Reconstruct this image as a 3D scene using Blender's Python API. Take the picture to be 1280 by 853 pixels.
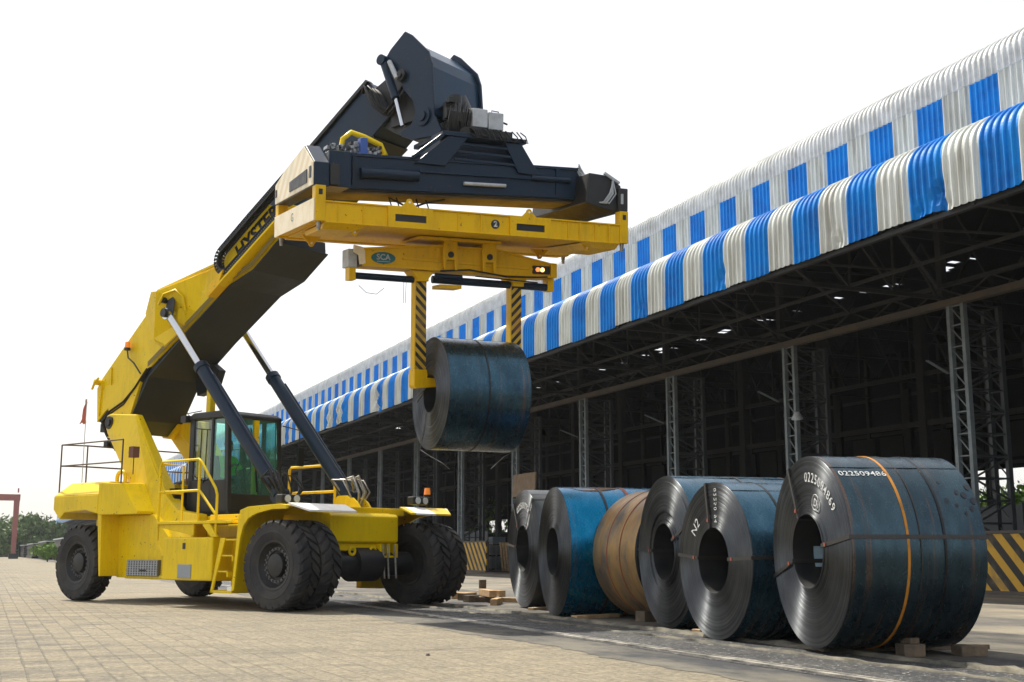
import bpy, bmesh, math, random
from math import sin, cos, radians, pi, sqrt
from mathutils import Vector, Matrix, Euler
random.seed(7)
S = bpy.context.scene
for o in list(bpy.data.objects): bpy.data.objects.remove(o)

# ------------------------------------------------------------------ camera, world, sun, exposure
cam = bpy.data.cameras.new('camera'); camo = bpy.data.objects.new('camera', cam); S.collection.objects.link(camo)
cam.sensor_width = 36; cam.lens = 1500 / 1280 * 36; cam.clip_end = 6000; cam.clip_start = .1
PHI = radians(23.43); PIT = math.atan(262 / 1500)
camo.location = (0, 0, 1.1); camo.rotation_euler = (pi / 2 + PIT, 0, -PHI)
S.camera = camo
S.render.resolution_x = 1024; S.render.resolution_y = 682
SUN_EL = radians(56); SUN_AZ = radians(-17)            # azimuth from +Y, clockwise
w = bpy.data.worlds.new("World"); S.world = w; w.use_nodes = True
nt = w.node_tree; nt.nodes.clear()
sky = nt.nodes.new('ShaderNodeTexSky'); sky.sky_type = 'NISHITA'; sky.sun_disc = False
sky.sun_elevation = SUN_EL; sky.sun_rotation = SUN_AZ; sky.air_density = 1.0; sky.dust_density = 4.0; sky.ozone_density = 1.0
b1 = nt.nodes.new('ShaderNodeBackground'); b1.inputs[1].default_value = .05
b2 = nt.nodes.new('ShaderNodeBackground'); b2.inputs[0].default_value = (1, .985, .96, 1); b2.inputs[1].default_value = .53
ad = nt.nodes.new('ShaderNodeAddShader'); wo = nt.nodes.new('ShaderNodeOutputWorld')
nt.links.new(sky.outputs[0], b1.inputs[0]); nt.links.new(b1.outputs[0], ad.inputs[0]); nt.links.new(b2.outputs[0], ad.inputs[1]); nt.links.new(ad.outputs[0], wo.inputs[0])
sl = bpy.data.lights.new('sun', 'SUN'); sl.energy = 4.3; sl.angle = radians(.55); sl.color = (1, .94, .82)
so = bpy.data.objects.new('sun', sl); S.collection.objects.link(so)
sd = Vector((sin(SUN_AZ) * cos(SUN_EL), cos(SUN_AZ) * cos(SUN_EL), sin(SUN_EL)))
so.rotation_euler = (-sd).to_track_quat('-Z', 'Y').to_euler(); so.location = sd * 60
S.view_settings.view_transform = 'Standard'; S.view_settings.look = 'None'; S.view_settings.gamma = 1
S.view_settings.exposure = .60
S.render.engine = 'CYCLES'
S.cycles.max_bounces = 6

# ------------------------------------------------------------------ materials
def mat(name, col, rough=.5, metal=0, spec=.5, noise=0, nscale=3, col2=None, bump=0, bscale=30, coat=0, emit=None, estr=1, alpha=None, trans=0, ramp=(.4, .65)):
    m = bpy.data.materials.new(name); m.use_nodes = True
    t = m.node_tree; N = t.nodes; L = t.links; p = N['Principled BSDF']
    p.inputs['Base Color'].default_value = (*col, 1); p.inputs['Roughness'].default_value = rough; p.inputs['Metallic'].default_value = metal
    p.inputs['Specular IOR Level'].default_value = spec
    p.inputs['Coat Weight'].default_value = coat; p.inputs['Coat Roughness'].default_value = .15
    tc = N.new('ShaderNodeTexCoord')
    if col2 is not None:
        n = N.new('ShaderNodeTexNoise'); n.inputs['Scale'].default_value = nscale; n.inputs['Detail'].default_value = 8; n.inputs['Roughness'].default_value = .65
        L.new(tc.outputs['Object'], n.inputs['Vector'])
        r = N.new('ShaderNodeValToRGB'); r.color_ramp.elements[0].position = ramp[0]; r.color_ramp.elements[1].position = ramp[1]
        r.color_ramp.elements[0].color = (*col, 1); r.color_ramp.elements[1].color = (*col2, 1)
        L.new(n.outputs['Fac'], r.inputs[0]); L.new(r.outputs[0], p.inputs['Base Color'])
        mr = N.new('ShaderNodeMapRange'); mr.inputs[1].default_value = .3; mr.inputs[2].default_value = .7
        mr.inputs[3].default_value = max(.05, rough - .12); mr.inputs[4].default_value = min(1, rough + .15)
        L.new(n.outputs['Fac'], mr.inputs[0]); L.new(mr.outputs[0], p.inputs['Roughness'])
    if bump:
        n2 = N.new('ShaderNodeTexNoise'); n2.inputs['Scale'].default_value = bscale; n2.inputs['Detail'].default_value = 5
        L.new(tc.outputs['Object'], n2.inputs['Vector'])
        bp = N.new('ShaderNodeBump'); bp.inputs['Strength'].default_value = bump; bp.inputs['Distance'].default_value = .02
        L.new(n2.outputs['Fac'], bp.inputs['Height']); L.new(bp.outputs[0], p.inputs['Normal'])
    if emit is not None:
        p.inputs['Emission Color'].default_value = (*emit, 1); p.inputs['Emission Strength'].default_value = estr
    if trans: p.inputs['Transmission Weight'].default_value = trans
    if alpha is not None: p.inputs['Alpha'].default_value = alpha
    return m
def dirty_paint(name, col, dirt, rough=.38, amt=.5):
    """paint with fine grime, streaks running down and small chips"""
    m = mat(name, col, rough, spec=.22)
    t = m.node_tree; N = t.nodes; L = t.links; p = N['Principled BSDF']; tc = N.new('ShaderNodeTexCoord')
    mp = N.new('ShaderNodeMapping'); mp.inputs['Scale'].default_value = (7, 7, 1.1); L.new(tc.outputs['Object'], mp.inputs[0])
    n = N.new('ShaderNodeTexNoise'); n.inputs['Scale'].default_value = 1.6; n.inputs['Detail'].default_value = 9; n.inputs['Roughness'].default_value = .7; L.new(mp.outputs[0], n.inputs[0])
    n2 = N.new('ShaderNodeTexNoise'); n2.inputs['Scale'].default_value = 1.3; n2.inputs['Detail'].default_value = 6; L.new(tc.outputs['Object'], n2.inputs[0])
    mu = N.new('ShaderNodeMath'); mu.operation = 'MULTIPLY'; L.new(n.outputs['Fac'], mu.inputs[0]); L.new(n2.outputs['Fac'], mu.inputs[1])
    mr = N.new('ShaderNodeMapRange'); mr.inputs[1].default_value = .22; mr.inputs[2].default_value = .42; mr.inputs[3].default_value = 0; mr.inputs[4].default_value = amt; L.new(mu.outputs[0], mr.inputs[0])
    mx = N.new('ShaderNodeMix'); mx.data_type = 'RGBA'; mx.inputs[6].default_value = (*col, 1); mx.inputs[7].default_value = (*dirt, 1)
    L.new(mr.outputs[0], mx.inputs[0])
    # chips
    n3 = N.new('ShaderNodeTexNoise'); n3.inputs['Scale'].default_value = 14; n3.inputs['Detail'].default_value = 4; L.new(tc.outputs['Object'], n3.inputs[0])
    c = N.new('ShaderNodeMapRange'); c.inputs[1].default_value = .69; c.inputs[2].default_value = .72; L.new(n3.outputs['Fac'], c.inputs[0])
    mx2 = N.new('ShaderNodeMix'); mx2.data_type = 'RGBA'; mx2.inputs[7].default_value = (.09, .05, .02, 1)
    L.new(mx.outputs[2], mx2.inputs[6]); L.new(c.outputs[0], mx2.inputs[0]); L.new(mx2.outputs[2], p.inputs['Base Color'])
    r = N.new('ShaderNodeMapRange'); r.inputs[1].default_value = 0; r.inputs[2].default_value = 1; r.inputs[3].default_value = rough; r.inputs[4].default_value = rough + .3
    L.new(mr.outputs[0], r.inputs[0]); L.new(r.outputs[0], p.inputs['Roughness'])
    return m
def stripes(name, c1, c2, width, direction, rough=.5, wear=None):
    """hard diagonal stripes in object space along a direction vector"""
    m = mat(name, c1, rough); t = m.node_tree; N = t.nodes; L = t.links; p = N['Principled BSDF']; tc = N.new('ShaderNodeTexCoord')
    d = N.new('ShaderNodeVectorMath'); d.operation = 'DOT_PRODUCT'; d.inputs[1].default_value = direction; L.new(tc.outputs['Object'], d.inputs[0])
    a = N.new('ShaderNodeMath'); a.operation = 'PINGPONG'; a.inputs[1].default_value = width; L.new(d.outputs['Value'], a.inputs[0])
    g = N.new('ShaderNodeMath'); g.operation = 'GREATER_THAN'; g.inputs[1].default_value = width / 2; L.new(a.outputs[0], g.inputs[0])
    mx = N.new('ShaderNodeMix'); mx.data_type = 'RGBA'; mx.inputs[6].default_value = (*c1, 1); mx.inputs[7].default_value = (*c2, 1)
    L.new(g.outputs[0], mx.inputs[0]); out = mx
    if wear:
        n = N.new('ShaderNodeTexNoise'); n.inputs['Scale'].default_value = 2.2; n.inputs['Detail'].default_value = 9; L.new(tc.outputs['Object'], n.inputs[0])
        c = N.new('ShaderNodeMapRange'); c.inputs[1].default_value = .5; c.inputs[2].default_value = .75; c.inputs[4].default_value = .75; L.new(n.outputs['Fac'], c.inputs[0])
        m2 = N.new('ShaderNodeMix'); m2.data_type = 'RGBA'; m2.inputs[7].default_value = (*wear, 1); L.new(mx.outputs[2], m2.inputs[6]); L.new(c.outputs[0], m2.inputs[0]); out = m2
    L.new(out.outputs[2], p.inputs['Base Color']); return m

M = {}
M['yellow'] = dirty_paint('yellow_paint', (.78, .55, .0), (.34, .24, .03), .32, .36)
M['fyellow'] = dirty_paint('frame_yellow_paint', (.76, .46, .0), (.32, .18, .015), .38, .42)
M['navy'] = dirty_paint('dark_navy_paint', (.010, .024, .048), (.03, .03, .03), .30, .35)
M['navysky'] = dirty_paint('navy_sky_reflection', (.012, .040, .080), (.03, .03, .03), .28, .3)  # bluer navy: sky reflection on the head wall put into the colour
M['under'] = mat('dark_grey_steel', (.014, .020, .031), .6, col2=(.026, .028, .030), nscale=.9, bump=.15, bscale=8, ramp=(.45, .75))
M['blackmetal'] = mat('black_metal', (.008, .009, .011), .5, col2=(.020, .020, .019), nscale=5)
M['blackrub'] = mat('black_rubber', (.012, .012, .013), .6)
M['tyre'] = mat('dusty_tyre_rubber', (.011, .012, .015), .75, col2=(.055, .050, .044), nscale=2.6, bump=.4, bscale=60, ramp=(.42, .7))
M['rim'] = mat('dark_wheel_rim', (.012, .013, .016), .45, metal=.2, col2=(.03, .028, .025), nscale=8)
M['nutmetal'] = mat('dull_nut_metal', (.13, .13, .13), .5, metal=.6)
M['chrome'] = mat('chrome_rod', (.55, .57, .6), .16, metal=1)
M['steel'] = mat('bare_steel', (.38, .38, .37), .4, metal=.9, col2=(.25, .22, .18), nscale=10)
M['grey'] = mat('pale_grey_metal', (.46, .50, .54), .5, col2=(.36, .38, .40), nscale=6)
M['tread'] = mat('chequer_plate', (.30, .33, .36), .4, metal=.6, bump=.8, bscale=90)
M['cream'] = stripes('worn_cream_stripes', (.88, .80, .62), (.78, .66, .44), .13, (0, .72, .70), .55, wear=(.70, .64, .50))
M['creamframe'] = mat('worn_cream_paint', (.86, .76, .56), .55, col2=(.70, .58, .36), nscale=3.5, ramp=(.45, .8))
M['white'] = mat('white_paint', (.85, .84, .80), .45, col2=(.7, .67, .58), nscale=4, ramp=(.5, .8))
M['hazard'] = stripes('hazard_stripes_leg', (.010, .009, .008), (.60, .38, .02), .062, (.72, 0, .70), .5, wear=(.22, .14, .04)); M['hazardb'] = stripes('hazard_stripes_leg_mirrored', (.010, .009, .008), (.60, .38, .02), .062, (-.72, 0, .70), .5, wear=(.30, .10, .05))
M['hazard2'] = stripes('hazard_stripes_barrier', (.012, .011, .010), (.60, .34, .02), .21, (0, -.74, .67), .6, wear=(.13, .10, .06))
M['fstripe'] = stripes('fender_stripes', (.85, .83, .78), (.72, .50, .01), .60, (0, 1, 0), .45)
M['glass'] = mat('teal_glass', (.42, .90, .82), .03, spec=.8, trans=.92, alpha=None)
M['clearglass'] = mat('clear_tinted_glass', (.80, .96, .92), .02, spec=.6, trans=.96)
M['orange'] = mat('amber_lens', (.85, .24, .02), .25, emit=(1, .3, .02), estr=.15)
M['redlamp'] = mat('red_lamp_lit', (.8, .03, .02), .3, emit=(1, .1, .03), estr=3)
M['amberlamp'] = mat('amber_lamp_lit', (.8, .4, .1), .3, emit=(1, .5, .15), estr=3)
M['lens'] = mat('lamp_lens', (.55, .6, .66), .12, spec=.8)
M['flag'] = mat('faded_red_cloth', (.50, .14, .09), .9)
M['dullred'] = mat('dull_red_steel', (.30, .11, .10), .7)  # one dull red for the whole distant gantry
M['wood'] = mat('sawn_timber', (.34, .21, .10), .8, col2=(.52, .36, .19), nscale=7, bump=.5, bscale=30)
M['wooddark'] = mat('old_timber', (.09, .07, .05), .85, col2=(.18, .135, .09), nscale=6, bump=.5, bscale=30)
M['board'] = mat('weathered_plywood', (.20, .14, .09), .8, col2=(.30, .22, .15), nscale=3)
M['crate'] = mat('blue_grey_crate', (.24, .32, .40), .6, col2=(.35, .42, .48), nscale=2)
M['black'] = mat('black_vinyl', (.008, .008, .009), .4)
M['paintwhite'] = mat('stencil_paint', (.60, .61, .60), .7, col2=(.18, .20, .22), nscale=26, ramp=(.5, .62))
M['teal'] = mat('teal_enamel', (.0, .13, .15), .4)
M['strap'] = mat('steel_strap', (.045, .042, .040), .45, metal=.5)
M['strapblack'] = mat('blackened_strap', (.010, .010, .012), .45, metal=.3)
M['seal'] = mat('rusty_seal', (.26, .07, .04), .6)
M['orangeband'] = mat('orange_paint_band', (.50, .20, .012), .7, col2=(.22, .10, .02), nscale=5, ramp=(.5, .75))
M['hivis'] = mat('hi_vis_green', (.10, .72, .05), .7)
M['skin'] = mat('skin', (.28, .15, .09), .6)
M['denim'] = mat('dark_cloth', (.03, .04, .07), .8)
M['hair'] = mat('dark_hair', (.01, .008, .007), .6)
M['stone'] = mat('grey_rubble', (.12, .11, .10), .9)

# ------------------------------------------------------------------ mesh helpers
class MB:
    def __init__(s): s.v = []; s.f = []; s.m = []
    def add(s, vs, fs, m=0):
        o = len(s.v); s.v += [Vector(v) for v in vs]
        for f in fs: s.f.append([i + o for i in f]); s.m.append(m)
        return s
    def box(s, c, d, R=None, m=0):
        c = Vector(c); P = []
        for sx in (-.5, .5):
            for sy in (-.5, .5):
                for sz in (-.5, .5):
                    p = Vector((sx * d[0], sy * d[1], sz * d[2]))
                    if R is not None: p = R @ p
                    P.append(c + p)
        return s.add(P, [(0, 1, 3, 2), (4, 6, 7, 5), (0, 4, 5, 1), (2, 3, 7, 6), (0, 2, 6, 4), (1, 5, 7, 3)], m)
    def bb(s, x0, x1, y0, y1, z0, z1, m=0):
        return s.box(((x0 + x1) / 2, (y0 + y1) / 2, (z0 + z1) / 2), (abs(x1 - x0), abs(y1 - y0), abs(z1 - z0)), None, m)
    def loft(s, A, B, m=0, caps=True):
        n = len(A); fs = [(i, (i + 1) % n, n + (i + 1) % n, n + i) for i in range(n)]
        if caps: fs += [tuple(range(n))[::-1], tuple(range(n, 2 * n))]
        return s.add(list(A) + list(B), fs, m)
    def pr(s, poly, y0, y1, m=0):          # polygon in x,z extruded along y
        return s.loft([(a, y0, z) for a, z in poly], [(a, y1, z) for a, z in poly], m)
    def prx(s, poly, x0, x1, m=0):         # polygon in y,z extruded along x
        return s.loft([(x0, a, z) for a, z in poly], [(x1, a, z) for a, z in poly], m)
    def prz(s, poly, z0, z1, m=0):
        return s.loft([(a, c, z0) for a, c in poly], [(a, c, z1) for a, c in poly], m)
    def cyl(s, p0, p1, r0, r1=None, n=16, m=0):
        if r1 is None: r1 = r0
        p0 = Vector(p0); p1 = Vector(p1); d = (p1 - p0).normalized()
        u = d.orthogonal().normalized(); v = d.cross(u)
        A = [p0 + r0 * (cos(2 * pi * i / n) * u + sin(2 * pi * i / n) * v) for i in range(n)]
        B = [p1 + r1 * (cos(2 * pi * i / n) * u + sin(2 * pi * i / n) * v) for i in range(n)]
        return s.loft(A, B, m)
    def tube(s, pts, r, n=8, m=0):
        P = [Vector(p) for p in pts]; rings = []; u = None
        for i, p in enumerate(P):
            d = (P[min(i + 1, len(P) - 1)] - P[max(i - 1, 0)]).normalized()
            if u is None: u = d.orthogonal().normalized()
            else:
                u = (u - d * u.dot(d))
                u = u.normalized() if u.length > 1e-5 else d.orthogonal().normalized()
            v = d.cross(u); rings.append([p + r * (cos(2 * pi * k / n) * u + sin(2 * pi * k / n) * v) for k in range(n)])
        vs = [q for R_ in rings for q in R_]; fs = []
        for i in range(len(P) - 1):
            for k in range(n): fs.append((i * n + k, i * n + (k + 1) % n, (i + 1) * n + (k + 1) % n, (i + 1) * n + k))
        fs += [tuple(range(n))[::-1], tuple(range((len(P) - 1) * n, len(P) * n))]
        return s.add(vs, fs, m)
    def bar(s, p0, p1, w, h=None, m=0):    # square bar between points
        h = h or w; p0 = Vector(p0); p1 = Vector(p1); d = (p1 - p0).normalized()
        up = Vector((0, 0, 1)) if abs(d.z) < .95 else Vector((1, 0, 0))
        u = d.cross(up).normalized(); v = u.cross(d)
        q = [(-1, -1), (1, -1), (1, 1), (-1, 1)]
        return s.loft([p0 + a * w / 2 * u + b * h / 2 * v for a, b in q], [p1 + a * w / 2 * u + b * h / 2 * v for a, b in q], m)
    def lathe(s, prof, n=64, m=0, closed=False):     # profile (x along axis, r); axis = local X
        vs = []; k = len(prof)
        for i in range(n):
            a = 2 * pi * i / n
            for x, r in prof: vs.append((x, r * cos(a), r * sin(a)))
        fs = []
        for i in range(n):
            j = (i + 1) % n
            for q in range(k if closed else k - 1):
                q2 = (q + 1) % k; fs.append((i * k + q, i * k + q2, j * k + q2, j * k + q))
        return s.add(vs, fs, m)
    def build(s, name, mats, parent=None, smooth=None, bevel=0, X=None, loc=None):
        me = bpy.data.meshes.new(name); vs = s.v
        if X is not None: vs = [X @ v for v in vs]
        me.from_pydata([tuple(v) for v in vs], [], s.f)
        if not isinstance(mats, (list, tuple)): mats = [mats]
        for m in mats: me.materials.append(M[m] if isinstance(m, str) else m)
        me.polygons.foreach_set('material_index', s.m)
        bm = bmesh.new(); bm.from_mesh(me); bmesh.ops.recalc_face_normals(bm, faces=bm.faces); bm.to_mesh(me); bm.free()
        o = bpy.data.objects.new(name, me); S.collection.objects.link(o)
        if parent: o.parent = parent
        if loc: o.location = loc
        if smooth:
            me.polygons.foreach_set('use_smooth', [True] * len(me.polygons)); me.set_sharp_from_angle(angle=radians(smooth))
        if bevel:
            b = o.modifiers.new('bevel', 'BEVEL'); b.width = bevel; b.segments = 2; b.limit_method = 'ANGLE'; b.angle_limit = radians(40); b.harden_normals = False
        me.update(); return o
def tag(o, label=None, cat=None, group=None, kind=None):
    if label: o['label'] = label
    if cat: o['category'] = cat
    if group: o['group'] = group
    if kind: o['kind'] = kind
    return o
def empty(name, loc=(0, 0, 0), rot=(0, 0, 0), mtx=None):
    o = bpy.data.objects.new(name, None); S.collection.objects.link(o); o.empty_display_size = .3
    if mtx is not None: o.matrix_world = mtx
    else: o.location = loc; o.rotation_euler = rot
    return o
def text(name, s, size, m, parent, fn, bold=.0, ext=0, spacing=1, center=True):
    """flat lettering turned into mesh; fn maps (u,v) of the text plane to a local point"""
    cu = bpy.data.curves.new(name, 'FONT'); cu.body = s; cu.size = size; cu.offset = bold; cu.space_character = spacing
    cu.align_x = 'CENTER' if center else 'LEFT'; cu.align_y = 'CENTER'; cu.resolution_u = 3
    t = bpy.data.objects.new('tmp', cu); S.collection.objects.link(t)
    dg = bpy.context.evaluated_depsgraph_get(); me = bpy.data.meshes.new_from_object(t.evaluated_get(dg))
    bpy.data.objects.remove(t)
    me.name = name; me.materials.clear(); me.materials.append(M[m])
    bm = bmesh.new(); bm.from_mesh(me); bmesh.ops.subdivide_edges(bm, edges=[e for e in bm.edges if e.calc_length() > size * .35], cuts=2)
    for v in bm.verts: v.co = Vector(fn(v.co.x, v.co.y))
    bm.to_mesh(me); bm.free()
    o = bpy.data.objects.new(name, me); S.collection.objects.link(o); o.parent = parent; return o

# ------------------------------------------------------------------ ground
R62 = radians(62)
def paver_mat():
    m = bpy.data.materials.new('concrete_pavers'); m.use_nodes = True; t = m.node_tree; N = t.nodes; L = t.links; p = N['Principled BSDF']
    g = N.new('ShaderNodeNewGeometry')
    rot = N.new('ShaderNodeMapping'); rot.inputs['Rotation'].default_value = (0, 0, 0); L.new(g.outputs['Position'], rot.inputs[0])
    wv = N.new('ShaderNodeTexNoise'); wv.inputs['Scale'].default_value = .7; L.new(g.outputs['Position'], wv.inputs[0])
    wm = N.new('ShaderNodeVectorMath'); wm.operation = 'MULTIPLY_ADD'; wm.inputs[1].default_value = (.05, .05, 0); L.new(wv.outputs['Color'], wm.inputs[0]); L.new(rot.outputs[0], wm.inputs[2])
    br = N.new('ShaderNodeTexBrick'); br.inputs['Scale'].default_value = 1; br.inputs['Brick Width'].default_value = .23; br.inputs['Row Height'].default_value = .23
    br.inputs['Mortar Size'].default_value = .012; br.inputs['Mortar Smooth'].default_value = .4; br.inputs['Bias'].default_value = 0; br.offset = .5
    br.inputs['Color1'].default_value = (.30, .26, .18, 1); br.inputs['Color2'].default_value = (.11, .10, .085, 1); br.inputs['Mortar'].default_value = (.11, .10, .078, 1)
    sw = N.new('ShaderNodeMapping'); sw.inputs['Rotation'].default_value = (0, 0, pi / 2); L.new(wm.outputs[0], sw.inputs[0]); L.new(sw.outputs[0], br.inputs[0])
    # dust and tyre dirt
    n = N.new('ShaderNodeTexNoise'); n.inputs['Scale'].default_value = .35; n.inputs['Detail'].default_value = 10; n.inputs['Roughness'].default_value = .7
    L.new(g.outputs['Position'], n.inputs[0])
    r = N.new('ShaderNodeValToRGB'); e = r.color_ramp.elements; e[0].position = .35; e[0].color = (.50, .52, .56, 1); e[1].position = .58; e[1].color = (1.08, 1.02, .90, 1); L.new(n.outputs['Fac'], r.inputs[0])
    mx = N.new('ShaderNodeMix'); mx.data_type = 'RGBA'; mx.blend_type = 'MULTIPLY'; mx.inputs[0].default_value = 1; L.new(br.outputs[0], mx.inputs[6]); L.new(r.outputs[0], mx.inputs[7])
    n4 = N.new('ShaderNodeTexNoise'); n4.inputs['Scale'].default_value = 2.2; n4.inputs['Detail'].default_value = 12; n4.inputs['Roughness'].default_value = .8
    L.new(g.outputs['Position'], n4.inputs[0])
    c4 = N.new('ShaderNodeMapRange'); c4.inputs[1].default_value = .45; c4.inputs[2].default_value = .62; c4.inputs[3].default_value = .05; c4.inputs[4].default_value = .72; L.new(n4.outputs['Fac'], c4.inputs[0])
    sx_ = N.new('ShaderNodeSeparateXYZ'); L.new(g.outputs['Position'], sx_.inputs[0])
    ex = N.new('ShaderNodeMapRange'); ex.inputs[1].default_value = -1.5; ex.inputs[2].default_value = 3.5; ex.inputs[3].default_value = -.04; ex.inputs[4].default_value = .14; L.new(sx_.outputs[0], ex.inputs[0])
    ea = N.new('ShaderNodeMath'); ea.operation = 'ADD'; L.new(n4.outputs['Fac'], ea.inputs[0]); L.new(ex.outputs[0], ea.inputs[1]); L.new(ea.outputs[0], c4.inputs[0])
    dust = N.new('ShaderNodeMix'); dust.data_type = 'RGBA'; dust.inputs[7].default_value = (.245, .21, .142, 1); L.new(c4.outputs[0], dust.inputs[0]); L.new(mx.outputs[2], dust.inputs[6])
    # fine grain and dark grit
    n5 = N.new('ShaderNodeTexNoise'); n5.inputs['Scale'].default_value = 17; n5.inputs['Detail'].default_value = 9; n5.inputs['Roughness'].default_value = .8; L.new(g.outputs['Position'], n5.inputs[0])
    r5 = N.new('ShaderNodeMapRange'); r5.inputs[1].default_value = .3; r5.inputs[2].default_value = .7; r5.inputs[1].default_value = .35; r5.inputs[2].default_value = .65; r5.inputs[3].default_value = .38; r5.inputs[4].default_value = 1.42; L.new(n5.outputs['Fac'], r5.inputs[0])
    fin = N.new('ShaderNodeVectorMath'); fin.operation = 'SCALE'; L.new(dust.outputs[2], fin.inputs[0]); L.new(r5.outputs[0], fin.inputs['Scale'])
    # oil spots and long tyre scuffs
    tm = N.new('ShaderNodeMapping'); tm.inputs['Rotation'].default_value = (0, 0, R62); tm.inputs['Scale'].default_value = (.16, 1.6, 1); L.new(g.outputs['Position'], tm.inputs[0])
    tn = N.new('ShaderNodeTexNoise'); tn.inputs['Scale'].default_value = 1.1; tn.inputs['Detail'].default_value = 7; tn.inputs['Roughness'].default_value = .65; L.new(tm.outputs[0], tn.inputs[0])
    tr = N.new('ShaderNodeMapRange'); tr.inputs[1].default_value = .54; tr.inputs[2].default_value = .68; tr.inputs[3].default_value = 1; tr.inputs[4].default_value = .55; L.new(tn.outputs['Fac'], tr.inputs[0])
    on = N.new('ShaderNodeTexNoise'); on.inputs['Scale'].default_value = 1.7; on.inputs['Detail'].default_value = 10; on.inputs['Roughness'].default_value = .85; L.new(g.outputs['Position'], on.inputs[0])
    orr = N.new('ShaderNodeMapRange'); orr.inputs[1].default_value = .58; orr.inputs[2].default_value = .68; orr.inputs[3].default_value = 1; orr.inputs[4].default_value = .5; L.new(on.outputs['Fac'], orr.inputs[0])
    mm = N.new('ShaderNodeMath'); mm.operation = 'MULTIPLY'; L.new(tr.outputs[0], mm.inputs[0]); L.new(orr.outputs[0], mm.inputs[1])
    f2 = N.new('ShaderNodeVectorMath'); f2.operation = 'SCALE'; L.new(fin.outputs[0], f2.inputs[0]); L.new(mm.outputs[0], f2.inputs['Scale'])
    L.new(f2.outputs[0], p.inputs['Base Color']); p.inputs['Roughness'].default_value = .85
    bp = N.new('ShaderNodeBump'); bp.inputs['Strength'].default_value = .9; bp.inputs['Distance'].default_value = .018
    ms = N.new('ShaderNodeMath'); ms.operation = 'MULTIPLY_ADD'; ms.inputs[1].default_value = -1.0; ms.inputs[2].default_value = 0; L.new(br.outputs['Fac'], ms.inputs[0])
    a2 = N.new('ShaderNodeMath'); a2.operation = 'ADD'; L.new(ms.outputs[0], a2.inputs[0]); L.new(n5.outputs['Fac'], a2.inputs[1])
    L.new(a2.outputs[0], bp.inputs['Height']); L.new(bp.outputs[0], p.inputs['Normal'])
    return m
def asphalt_mat(name, c1, c2, sc=1.2, rough=.8, glint=0, bumpd=.01):
    m = bpy.data.materials.new(name); m.use_nodes = True; t = m.node_tree; N = t.nodes; L = t.links; p = N['Principled BSDF']
    g = N.new('ShaderNodeNewGeometry')
    mp = N.new('ShaderNodeMapping'); mp.inputs['Scale'].default_value = (1, .45, 1); L.new(g.outputs['Position'], mp.inputs[0])
    n = N.new('ShaderNodeTexNoise'); n.inputs['Scale'].default_value = sc; n.inputs['Detail'].default_value = 12; n.inputs['Roughness'].default_value = .72; L.new(mp.outputs[0], n.inputs[0])
    r = N.new('ShaderNodeValToRGB'); e = r.color_ramp.elements; e[0].position = .40; e[0].color = (*c1, 1); e[1].position = .62; e[1].color = (*c2, 1); L.new(n.outputs['Fac'], r.inputs[0])
    L.new(r.outputs[0], p.inputs['Base Color']); p.inputs['Roughness'].default_value = rough
    n5 = N.new('ShaderNodeTexNoise'); n5.inputs['Scale'].default_value = 22; n5.inputs['Detail'].default_value = 8; n5.inputs['Roughness'].default_value = .75; L.new(g.outputs['Position'], n5.inputs[0])
    bp = N.new('ShaderNodeBump'); bp.inputs['Strength'].default_value = .9; bp.inputs['Distance'].default_value = bumpd; h = n5
    if name == 'dark_verge':   # dirt creeping in from the pavers: lighter towards the yard side
        sx_ = N.new('ShaderNodeSeparateXYZ'); L.new(g.outputs['Position'], sx_.inputs[0])
        ex = N.new('ShaderNodeMapRange'); ex.inputs[1].default_value = 5.4; ex.inputs[2].default_value = 6.7; ex.inputs[1].default_value = 5.9; ex.inputs[3].default_value = .10; ex.inputs[4].default_value = -.04; L.new(sx_.outputs[0], ex.inputs[0])
        ea = N.new('ShaderNodeMath'); ea.operation = 'ADD'; L.new(n.outputs['Fac'], ea.inputs[0]); L.new(ex.outputs[0], ea.inputs[1]); L.new(ea.outputs[0], r.inputs[0])
    if glint:   # rectangular setts with shiny worn tops
        br = N.new('ShaderNodeTexBrick'); br.inputs['Scale'].default_value = 1; br.inputs['Brick Width'].default_value = .24; br.inputs['Row Height'].default_value = .12; br.inputs['Mortar Size'].default_value = .02
        br.inputs['Color1'].default_value = (1, 1, 1, 1); br.inputs['Color2'].default_value = (.2, .2, .2, 1); br.inputs['Mortar'].default_value = (0, 0, 0, 1)
        L.new(g.outputs['Position'], br.inputs[0])
        mk = N.new('ShaderNodeMapRange'); mk.inputs[1].default_value = .55; mk.inputs[2].default_value = .60; L.new(n5.outputs['Fac'], mk.inputs[0])
        mf = N.new('ShaderNodeMath'); mf.operation = 'MULTIPLY'; L.new(mk.outputs[0], mf.inputs[0]); L.new(br.outputs['Fac'], mf.inputs[1])
        mj = N.new('ShaderNodeMix'); mj.data_type = 'RGBA'; mj.inputs[7].default_value = (.42, .40, .36, 1); L.new(mf.outputs[0], mj.inputs[0]); L.new(r.outputs[0], mj.inputs[6]); L.new(mj.outputs[2], p.inputs['Base Color'])  # pale joint flecks painted in for sunlit sett edges
        rr = N.new('ShaderNodeMapRange'); rr.inputs[3].default_value = .85; rr.inputs[4].default_value = .36; L.new(br.outputs['Color'], rr.inputs[0]); L.new(rr.outputs[0], p.inputs['Roughness'])
        a = N.new('ShaderNodeMath'); a.operation = 'MULTIPLY_ADD'; a.inputs[1].default_value = -1.5; L.new(br.outputs['Fac'], a.inputs[0]); L.new(n5.outputs['Fac'], a.inputs[2]); L.new(a.outputs[0], bp.inputs['Height'])
    else: L.new(n5.outputs['Fac'], bp.inputs['Height'])
    L.new(bp.outputs[0], p.inputs['Normal']); return m
M['paver'] = paver_mat()
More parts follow.
